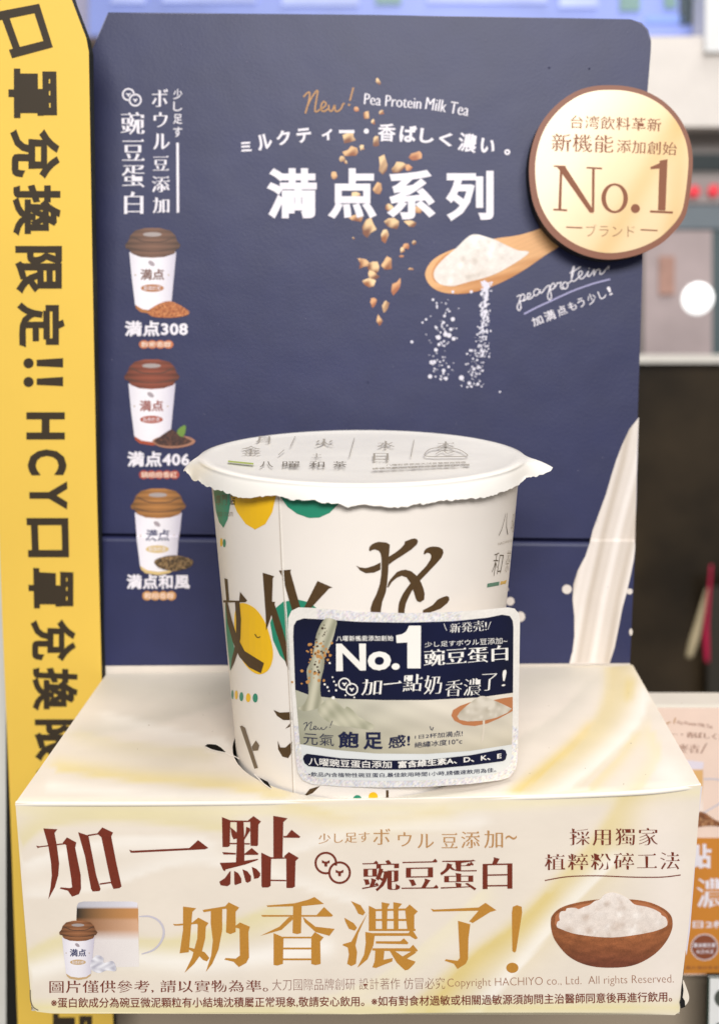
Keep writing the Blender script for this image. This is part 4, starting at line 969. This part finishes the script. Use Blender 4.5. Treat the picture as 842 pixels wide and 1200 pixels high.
for s_ in sk[1:]:
    for i in range(NA):
        a_ = 2*math.pi*i/NA
        wl = tip_(a_, math.pi*1.03, .17); wr = tip_(a_, -.07, .12); wave = .0005*rw2[i]+.0003*rw[i]-.0011*bump_(a_, -1.93, .22)
        out_ = .0019+.0042*wl+.0082*wr; down = .0056+wave-.0014*wl-.0022*wr+.0004*bump_(a_, -1.45, .5)
        out_ += .0003*rw2[i]*s_
        t2 = ser[i]*.00075*(s_ == 1.0)
        r = RF-.0006+out_*s_**.75
        crk = .00035*s_*rw[i]; r += crk; z = cz-.0003-(down+t2)*(s_**1.5*.75+s_*.25)
        V.append((c[0]+r*math.cos(a_), c[1]+r*math.sin(a_), z))
    rows += 1
for j in range(rows-1):
    for i in range(NA):
        if j == 0: Fc.append((0, NA+i, NA+(i+1) % NA)) if False else Fc.append((j*NA+i, (j+1)*NA+i, (j+1)*NA+(i+1) % NA, j*NA+(i+1) % NA))
        else: Fc.append((j*NA+i, (j+1)*NA+i, (j+1)*NA+(i+1) % NA, j*NA+(i+1) % NA))
film = mesh('seal_film', V, Fc, m_film, cup, smooth=True)
LID = Plane((0, 0, cz+.0006), (0, 0, 1))
m_lid = mat('lid_print', '#a39b90', .5, .4); 
for s_, cx, cy, wd, h in [('月', 308, 514.5, 17, 7), ('火', 380, 518, 22, 8), ('水', 452, 520.5, 20, 8), ('木', 522, 521, 20, 8), ('金', 294, 527, 22, 9), ('土', 371, 533.5, 12, 5), ('日', 446, 535, 18, 8)]:
    text(LID, s_, (cx-wd/2, cy-h/2, cx+wd/2, cy+h/2), m_lid, film, 'mings', off=0)
ribbons('lettering', LID, [[(346, 511), (340, 523)], [(415, 513), (409, 535)], [(485, 515), (481, 535)], [(333, 527), (326, 533)]], .8, m_lid, film, off=0, smooth=False)
for s_, cx, wd in [('八', 312, 16), ('曜', 341, 20), ('和', 371, 18), ('茶', 398, 16)]: text(LID, s_, (cx-wd/2, 540.5, cx+wd/2, 547.5), mat('lid_dark_print', '#756c60', .5), film, 'reg', off=0)
ribbons('printed_bar', LID, [[(267, 540.5), (297, 543.5)]], 2, mat('lime_ink', '#a8b45a', .5), film, off=0, smooth=False)
ribbons('lettering', LID, [[(497, 533), (504, 526), (520, 524.5), (535, 526), (545, 531), (546, 534.5), (525, 535), (505, 535)]], .9, m_lid, film, off=0, closed=True)
ribbons('lettering', LID, [[(510, 532), (518, 528), (524, 531), (532, 529)]], .7, m_lid, film, off=0)
text(LID, '八曜和茶使用天然茶葉現泡現做', slant(452, 546.5, 546, 543, 2.6), m_lid, film, 'bold', off=0, res=1)
text(LID, '請儘早飲用冷藏保存風味最佳八曜', slant(436, 550.5, 550, 545.8, 2.4), m_lid, film, 'bold', off=0, res=1)

# print on the wall
D = CUP
patch('printed_petal', D, [(250, 571), (269, 571), (270, 590), (267, 608), (262, 618.5), (257, 612), (253.5, 600)], m_green, cup, step=1.6)
patch('printed_petal', D, [(269.5, 571), (323.3, 571), (323, 583), (319, 600), (311, 614), (299, 620.5), (288, 614), (278, 600), (271, 583)], m_sun, cup)
patch('printed_petal', D, [(325, 572), (403, 573), (397, 590), (386, 601), (374, 606.5), (362, 607), (348, 602), (337, 594), (329, 583)], m_green, cup)
text(D, '專', (253, 580, 259, 592), m_brown2, cup, 'reg'); text(D, '門', (260.5, 580, 266, 592), m_brown2, cup, 'reg'); text(D, '店', (270, 578.5, 276, 592), m_brown, cup, 'semi')
text(D, 'tea room', (255, 599, 273, 605), m_brown2, cup, 'light')
patch('printed_dot', D, ell(259.5, 635.5, 1.5, 5, 12), m_sun, cup); patch('printed_dot', D, ell(263, 636.5, 1.7, 5, 12), m_green, cup)
patch('printed_petal', D, [(275, 722), (279, 709), (287, 707), (300, 714), (311, 730), (318, 752), (320, 768), (317, 781), (311, 788), (302, 790), (291, 783), (281, 768), (276, 750)], m_sun, cup, smooth=True, off=.00012)
patch('printed_petal', D, [(264, 706), (267, 725), (272, 748), (276, 765), (273, 780), (270, 786), (267.5, 765), (265, 735)], m_green, cup, off=.0001, step=1.6)
patch('printed_petal', D, [(316.7, 730), (322.6, 713), (332, 705), (349, 702.5), (363, 706), (377.3, 718), (372, 730), (350, 740), (343, 757), (338, 779), (328, 768), (320, 750)], m_green, cup, off=.00012)
ribbons('printed_smile', D, [[(299, 743), (302, 747), (305.5, 746)]], 1.1, m_brown, cup, off=.0002)
pol = [[(263.3, 677.6), (266.8, 678.8), (268.7, 703.7), (265.6, 703.7)], [(262, 703.5), (280.6, 704), (281.5, 693.5), (289.9, 703.7), (288, 705.6), (262, 706)],
       [(275.6, 705), (281, 705), (282.7, 726), (282, 748), (279, 764), (275, 776), (270.4, 786), (272, 772), (275, 760), (277, 745), (277, 726)],
       [(264.5, 706), (267, 706), (272, 727), (279, 748), (287, 763), (309.6, 777), (306, 789), (292, 782), (281, 770), (273, 752), (267, 730)],
       [(308, 671), (321.5, 675.2), (319.8, 677.6), (319, 705), (322.6, 705.3), (317, 725), (312, 739), (311.5, 720)],
       [(316, 712), (321, 705), (331, 736), (338, 762), (339.5, 787), (336, 780), (330, 760), (322, 735)],
       [(327, 668.5), (341, 667.4), (340.4, 670.5), (353.5, 717), (343.5, 719), (331, 676)],
       [(372, 680.7), (389.6, 688.3), (385.6, 689.5), (359.5, 717.6), (353.7, 717.4)],
       [(320.7, 832), (328, 835), (341.6, 834.3), (342.8, 843.8), (332, 843.8), (325, 839)], [(334.5, 854), (341.5, 846), (341, 851)],
       [(325.5, 868), (328.6, 876), (334.5, 876), (343.5, 867.6), (342.8, 879.5), (338, 888.5), (331, 886.6), (326.2, 878.3)],
       [(355.4, 934), (363, 924.6), (375, 921), (366.6, 929.3)]]
multi('brush_lettering', D, pol, m_brown, cup, off=.00016)
multi('brush_lettering', D, [[(281.5, 851), (284, 850.5), (287.5, 853), (302.5, 900), (298.5, 901)], [(295.3, 875), (300, 867.8), (304.2, 873.5), (302.6, 879.5), (296.5, 880)]], m_brown2, cup, off=.00016)
tt = [[(168, 130), (172, 110), (185, 95), (205, 84), (230, 78), (275, 82), (297, 95), (295, 130), (290, 180), (288, 250), (280, 340), (272, 390), (250, 450), (242, 500), (240, 535), (180, 535), (178, 490), (190, 450), (215, 400), (235, 340), (243, 290), (246, 240), (245, 180), (240, 150), (228, 133), (205, 125), (185, 130), (178, 137)],
      [(90, 225), (110, 235), (150, 240), (200, 225), (240, 205), (240, 250), (200, 268), (150, 272), (115, 255)],
      [(290, 170), (330, 145), (362, 120), (385, 95), (390, 75), (405, 70), (430, 60), (450, 57), (465, 62), (470, 75), (465, 92), (430, 125), (370, 165), (330, 190), (290, 220)],
      [(280, 360), (288, 330), (300, 310), (340, 265), (365, 254), (395, 250), (430, 260), (465, 290), (490, 330), (505, 370), (511, 400), (508, 435), (485, 451), (465, 445), (455, 425), (445, 390), (425, 335), (400, 298), (370, 288), (340, 300), (310, 325), (290, 358)],
      [(505, 150), (508, 135), (520, 120), (540, 110), (560, 107), (585, 108), (605, 113), (622, 125), (627, 145), (615, 175), (580, 215), (530, 268), (480, 320), (450, 355), (430, 385), (410, 425), (395, 460), (388, 500), (386, 535), (348, 535), (348, 495), (352, 460), (362, 430), (378, 398), (400, 365), (430, 325), (470, 280), (520, 228), (545, 190), (551, 172), (550, 158), (540, 148), (525, 146), (510, 157)],
      [(500, 500), (530, 485), (560, 468), (590, 435), (620, 420), (645, 412), (660, 418), (663, 435), (652, 455), (610, 490), (575, 503), (500, 530)]]
multi('brush_lettering', D, [reg(400, 620, 5.263, p) for p in tt], m_brown, cup, off=.00014)
for x, y, rx, m_ in [(272.5, 814, 1.2, m_green), (277, 814.5, 1.7, m_sun), (283, 816.5, 2.3, m_green), (291, 817.7, 2.7, m_sun), (299.2, 818, 3, m_green)]: patch('printed_dot', D, ell(x, y, rx, 5.3, 16), m_, cup)
patch('printed_dot', D, ell(418.5, 937, 5.2, 5.2, 16), m_green, cup); patch('printed_dot', D, ell(437, 933.5, 5.4, 5.2, 16), m_sun, cup); text(D, '一', (452, 926, 455, 936), m_brown, cup)
m_tl = mat('cup_small_ink', '#5a4d3c', .5)
text(D, '八', [(590, 601), (595.5, 601), (594.5, 627), (583.5, 628)], m_tl, cup, 'light'); text(D, '曜', [(600.5, 602), (605, 602), (602.5, 624), (597.5, 624)], mat('faded_tan_ink', '#a39684', .5), cup, 'light')
text(D, '和', [(578.5, 647), (590, 648), (585.5, 673), (575, 676)], m_tl, cup, 'light'); text(D, '茶', [(594, 645), (598.5, 645), (595, 670), (590, 671)], mat('faded_tan_ink', '#a39684', .5), cup, 'light')
text(D, 'HACHIYO', [(583, 636), (599, 632), (598.5, 635), (583, 639)], mat('faded_tan_ink', '#a39684', .5), cup, 'light')
patch('printed_bar', D, [(570.5, 684), (584.5, 681.5), (584, 686), (570, 688.5)], mat('sage_ink', '#5f8570', .5), cup); patch('printed_bar', D, [(586, 681.5), (593, 679.5), (592, 684), (585.5, 685.5)], mat('sand_ink', '#dcb054', .5), cup)
ribbons('paper_seam', D, [[(326.2, 572), (330, 660), (334.5, 720)], [(334.5, 720), (340, 830), (344, 936)]], 1.0, mat('seam_line', '#c9bcae', .5), cup, off=.0002, smooth=False)
ribbons('paper_seam', D, [[(327.6, 572), (331.5, 660), (336, 720)], [(336, 720), (341.5, 830), (345.6, 936)]], .9, mat('seam_pale', '#fffaf2', .5), cup, off=.0002, smooth=False)

# ---- the glossy sticker on the cup
S = STK
def holofn(v):
    n = len(v); rs_ = np.random.RandomState(5); tab = rs_.rand(8192, 3)
    h = tab[(np.floor(v[:, 0]/1.1).astype(int)*131+np.floor(v[:, 1]/1.1).astype(int)*57) % 8192]
    hue = h[:, :1]; base = lin('#f0ece8')*np.ones((n, 3)); pal = lin('#a9b4d6')*(hue < .33)+lin('#d6b9cf')*((hue >= .33) & (hue < .66))+lin('#d8d4b6')*(hue >= .66)
    a_ = h[:, 1:2]*.6; C = base*(1-a_)+pal*a_; C *= .84+.34*h[:, 2:3]
    y = v[:, 1]; lf = ((v[:, 0] < 372) | (v[:, 0] > 540))[:, None]; C = np.where(lf & (y < 850)[:, None], lin('#f4eee6')*(.94+.1*h[:, 2:3]), C)
    return C.clip(0, 1)
outer = [(337.8, 738), (338, 724), (342, 715.5), (350, 711.5), (375, 712.5), (420, 716.5), (475, 718.3), (530, 717), (570, 714), (594, 711.5), (602, 713), (607, 719), (608.2, 728), (607.2, 800), (605.6, 888), (603, 902), (596, 910.5), (586, 914), (550, 918.5), (500, 921.8), (450, 922.8), (400, 921.5), (366, 918.8), (355, 914), (349.5, 905), (347.5, 893), (342, 810)]
stick = patch('sticker', S, outer, mat('holographic_foil', None, .3, .6, attr=True, vary=.05, metal=.1), cup, step=1.6, off=.0003, colfn=holofn)
inner = [(344, 745), (344.5, 733), (348, 727), (356, 724.3), (380, 725.5), (420, 728.3), (475, 729.3), (530, 727.6), (570, 723.5), (587, 720), (596, 721.5), (599.5, 727), (600.3, 735), (599, 800), (598.4, 885), (596, 896), (588, 903.5), (575, 907.5), (540, 911.5), (500, 914), (450, 915), (400, 913.8), (372, 911), (360, 905.5), (355, 895), (352.5, 870), (347, 800)]
patch('label_ground', S, inner, m_stkwhite, stick, off=.00036)
navy_ = [(344, 745), (344.5, 733), (348, 727), (356, 724.3), (380, 725.5), (420, 728.3), (475, 729.3), (530, 727.6), (570, 723.5), (587, 720), (596, 721.5), (599.5, 727), (600.3, 735), (599.8, 812), (560, 817.5), (500, 820.5), (450, 820.5), (400, 819), (365, 815.5), (346.5, 811)]
patch('label_sky', S, navy_, m_stknavy, stick, off=.0004)
def milk2(v):
    x, y = v[:, 0], v[:, 1]; k = np.clip((y-818)/62, 0, 1)[:, None]; xx = np.clip((x-350)/170, 0, 1)[:, None]
    top_ = lin('#b2b09c')*(1-xx)+lin('#e2d8c8')*xx; bot = lin('#9a9880')*(1-xx)+lin('#c8bea8')*xx
    w_ = (.06*np.sin(x*.05+y*.16+np.sin(x*.03)*2)+.04*np.sin(x*.12-y*.3))[:, None]; return (top_*(1-k)+bot*k)*(1+w_)
patch('label_milk', S, [(346.5, 808), (365, 815), (400, 818.5), (450, 820), (500, 820), (560, 817), (599.8, 811.5), (598.6, 872), (550, 879.5), (500, 883), (440, 882.5), (390, 878), (352, 871.5)], m_stkprint, stick, off=.00043, colfn=milk2, step=3)
def pourfn(v):
    x, y = v[:, 0], v[:, 1]; c_ = np.interp(y, [725, 760, 800, 830], [385, 371, 368, 362]); k = np.clip(.55+.4*np.sin((x-c_)*.42+.8), 0, 1)[:, None]; return lin('#8f8d76')*(1-k)+lin('#d0cab2')*k
patch('label_pour', S, reg(340, 710, 6.014, [(245, 90), (325, 100), (320, 160), (295, 250), (250, 350), (238, 440), (215, 540), (220, 640), (250, 690), (190, 720), (110, 740), (60, 720), (100, 690), (130, 620), (128, 540), (120, 450), (150, 380), (170, 300), (190, 190)]), m_stkprint, stick, off=.00046, colfn=pourfn, step=2, smooth=True)
patch('label_splash', S, reg(340, 800, 6.014, [(210, 160), (290, 100), (330, 130), (380, 180), (400, 165), (440, 190), (490, 240), (580, 290), (590, 310), (560, 330), (430, 310), (330, 300), (250, 260), (200, 210)]), m_stkprint, stick, off=.00047, colfn=lambda v: (lambda k: lin('#a2a088')*(1-k)+lin('#d0cab2')*k)(np.clip(.45+.3*np.sin(v[:, 0]*.16+v[:, 1]*.2+np.sin(v[:, 0]*.1)*1.4)+.15*np.sin(v[:, 0]*.5-v[:, 1]*.4), 0, 1)[:, None]), step=2, smooth=True)
rs = random.Random(12); gp = []; gd = []
for i in range(46):
    t_ = rs.random(); y = 752+t_*50; x = 373-t_*8+rs.gauss(0, 8); r0 = rs.uniform(.7, 2.6); gp.append(area2(S, [(x+r0*rs.uniform(.7, 1.2)*math.cos(a_), y+r0*rs.uniform(.7, 1.2)*math.sin(a_)) for a_ in np.linspace(0, 5.4, 6)], off=.0005+i*5e-7))
for i in range(30):
    t_ = rs.random(); y = 732+t_*62; x = 380-t_*9+rs.gauss(0, 4.5); r0 = rs.uniform(.5, 1.6); gd.append(area2(S, [(x+r0*math.cos(a_), y+r0*rs.uniform(.7, 1.2)*math.sin(a_)) for a_ in np.linspace(0, 5.4, 6)], off=.00053+i*5e-7))
V, Fc, _ = join(gp); o = mesh('label_granola', V, Fc, mat('label_granola_ink', '#c08a4e', .3), stick); o['kind'] = 'stuff'
V, Fc, _ = join(gd); o = mesh('label_seeds', V, Fc, mat('label_seed_ink', '#3a2417', .3), stick); o['kind'] = 'stuff'
multi('label_drops', S, [ell(340+x/6.014, 710+y/6.014, r/6.014, r/6.014, 8) for x, y, r in [(280, 400, 8), (265, 570, 8), (310, 530, 7), (325, 555, 8), (300, 500, 6), (325, 592, 8), (275, 597, 6), (390, 627, 6), (452, 642, 6), (305, 645, 12), (245, 550, 8)]], m_stktext, stick, off=.0005)
q = lambda x0, y0, x1, y1: (330+x0/2.903, 700+y0/2.903, 330+x1/2.903, 700+y1/2.903)
o5 = dict(off=.0005)
text(S, '八曜新機能添加創始', [(394, 744.5), (460.5, 744), (460.5, 750.5), (394, 751)], m_stktext, stick, 'semi', space=1.1, **o5)
text(S, 'No.', [(394, 753.8), (468, 753.6), (468, 784.3), (394, 786.6)], m_stktext, stick, 'xbold', **o5)
multi('lettering', S, [[q_ for q_ in [(330+x/2.903, 700+y/2.903) for x, y in [(432, 95), (472, 95), (471, 240), (426, 240), (426, 152), (390, 154), (388, 128), (408, 124), (422, 115)]]]], m_stktext, stick, off=.0005)
text(S, '\\', q(548, 88, 560, 112), m_stktext, stick, 'light', **o5); text(S, '新発売!', [(526, 730.5), (569, 726), (569, 739), (526, 741.5)], m_stktext, stick, 'ming', **o5); text(S, '/', q(697, 82, 708, 108), m_stktext, stick, 'light', **o5)
text(S, '少し足すボウル豆添加~', [(497, 752), (593, 746), (593, 754), (497, 758)], m_stktext, stick, 'reg', **o5)
text(S, '豌豆蛋白', [(496, 761), (594, 755), (594, 774), (496, 781)], m_stktext, stick, 'mingb', **o5)
pea_mark(S, (403.7, 801), (412.3, 807.3), 6.6, 1.5, m_stktext, stick, off=.0005)
for s_, x0, y0, x1, y1 in [('加', 424, 795.5, 447, 814.5), ('點', 472, 790, 494.5, 810), ('奶', 496.5, 791, 517, 813.5), ('香', 521, 797, 540.5, 815.5), ('濃', 542.5, 795, 562.5, 815), ('了', 563, 789.5, 580.5, 809), ('!', 587, 785, 591.5, 804)]:
    text(S, s_, [(x0+.8, y0), (x1+.8, y0-1), (x1-.8, y1-.6), (x0-.8, y1)], m_stktext, stick, 'ming', **o5)
multi('lettering', S, [[(449, 800.8), (466, 799.3), (467.5, 797), (470.5, 799.6), (466, 800.4), (449.5, 802.2)]], m_stktext, stick, off=.0005)
newmark(S, 356, 845.5, .155, .10, .8, m_stkink, stick, off=.0005)
text(S, '元氣', [(356, 857.5), (391.5, 860), (391.5, 874), (356, 872)], m_stkink, stick, 'reg', space=1.05, **o5)
text(S, '飽', (396, 856.5, 420.5, 876.5), m_stkink, stick, 'xbold', **o5); text(S, '足', (425.5, 857.5, 448.5, 878), m_stkink, stick, 'xbold', **o5)
text(S, '感!', [(454.5, 862.5), (480, 859), (480, 874), (454.5, 877)], m_stkink, stick, 'bold', **o5)
text(S, '1日2杯加満点!', [(485.5, 861), (541, 855), (541, 862.5), (485.5, 865.5)], m_stkink, stick, 'semi', **o5)
text(S, '絕繡冰度10°c', [(485, 869.5), (540.5, 864), (540.5, 871.5), (485, 876)], m_stkink, stick, 'semi', **o5)
ribbons('lettering', S, [[(503, 850.5), (504.5, 855)], [(507, 851.5), (505.5, 855.5)]], 1, m_stkink, stick, off=.0005, smooth=False)
patch('label_bar', S, [(355.5, 889), (356.5, 885), (360, 882.7), (400, 888), (450, 890.7), (500, 890), (550, 884.5), (587, 877.5), (591, 879), (592.5, 884), (591, 889.5), (588, 891.5), (550, 896.5), (500, 901), (450, 901.5), (400, 900), (362, 897.5), (357.5, 894)], m_stknavy, stick, off=.0005)
text(S, '八曜豌豆蛋白添加', [(362, 886.5), (458.5, 891), (458.5, 899.5), (362, 896)], m_stktext, stick, 'semi', bow=-1, off=.0006)
text(S, '富含維生素A、D、K、E', [(466, 891.2), (586, 881), (586, 888.5), (466, 899.5)], m_stktext, stick, 'bold', bow=-1, off=.0006)
text(S, '•飲品內含植物性碗豆蛋白,最佳飲用時間1小時,請儘速飲用為佳。', [(362, 904), (580, 899), (580, 904.5), (362, 909.5)], m_stkink, stick, 'semi', bow=-3.2, res=2, **o5)
patch('label_spoon', S, reg(480, 780, 6.014, [(288, 350), (300, 310), (350, 280), (420, 255), (560, 245), (640, 228), (717, 218), (717, 318), (620, 370), (540, 405), (450, 423), (370, 415), (310, 385)]), mat('label_wood', '#bd7a4e', .25, .5, coat=.3), stick, off=.0005)
patch('label_powder', S, reg(480, 780, 6.014, [(328, 355), (350, 320), (400, 275), (450, 235), (490, 212), (520, 212), (570, 235), (640, 265), (710, 300), (680, 330), (600, 365), (510, 385), (400, 390), (345, 378)]), m_stkprint, stick, off=.00053, step=2, colfn=mound('#a89c86', '#ded4c4', 535, 598, 816, 845, 6))
patch('label_powder', S, reg(480, 780, 6.014, [(508, 385), (522, 380), (522, 440), (512, 520), (496, 545), (505, 460)]), mat('label_powder_ink', '#d8ccba', .3), stick, off=.00053)
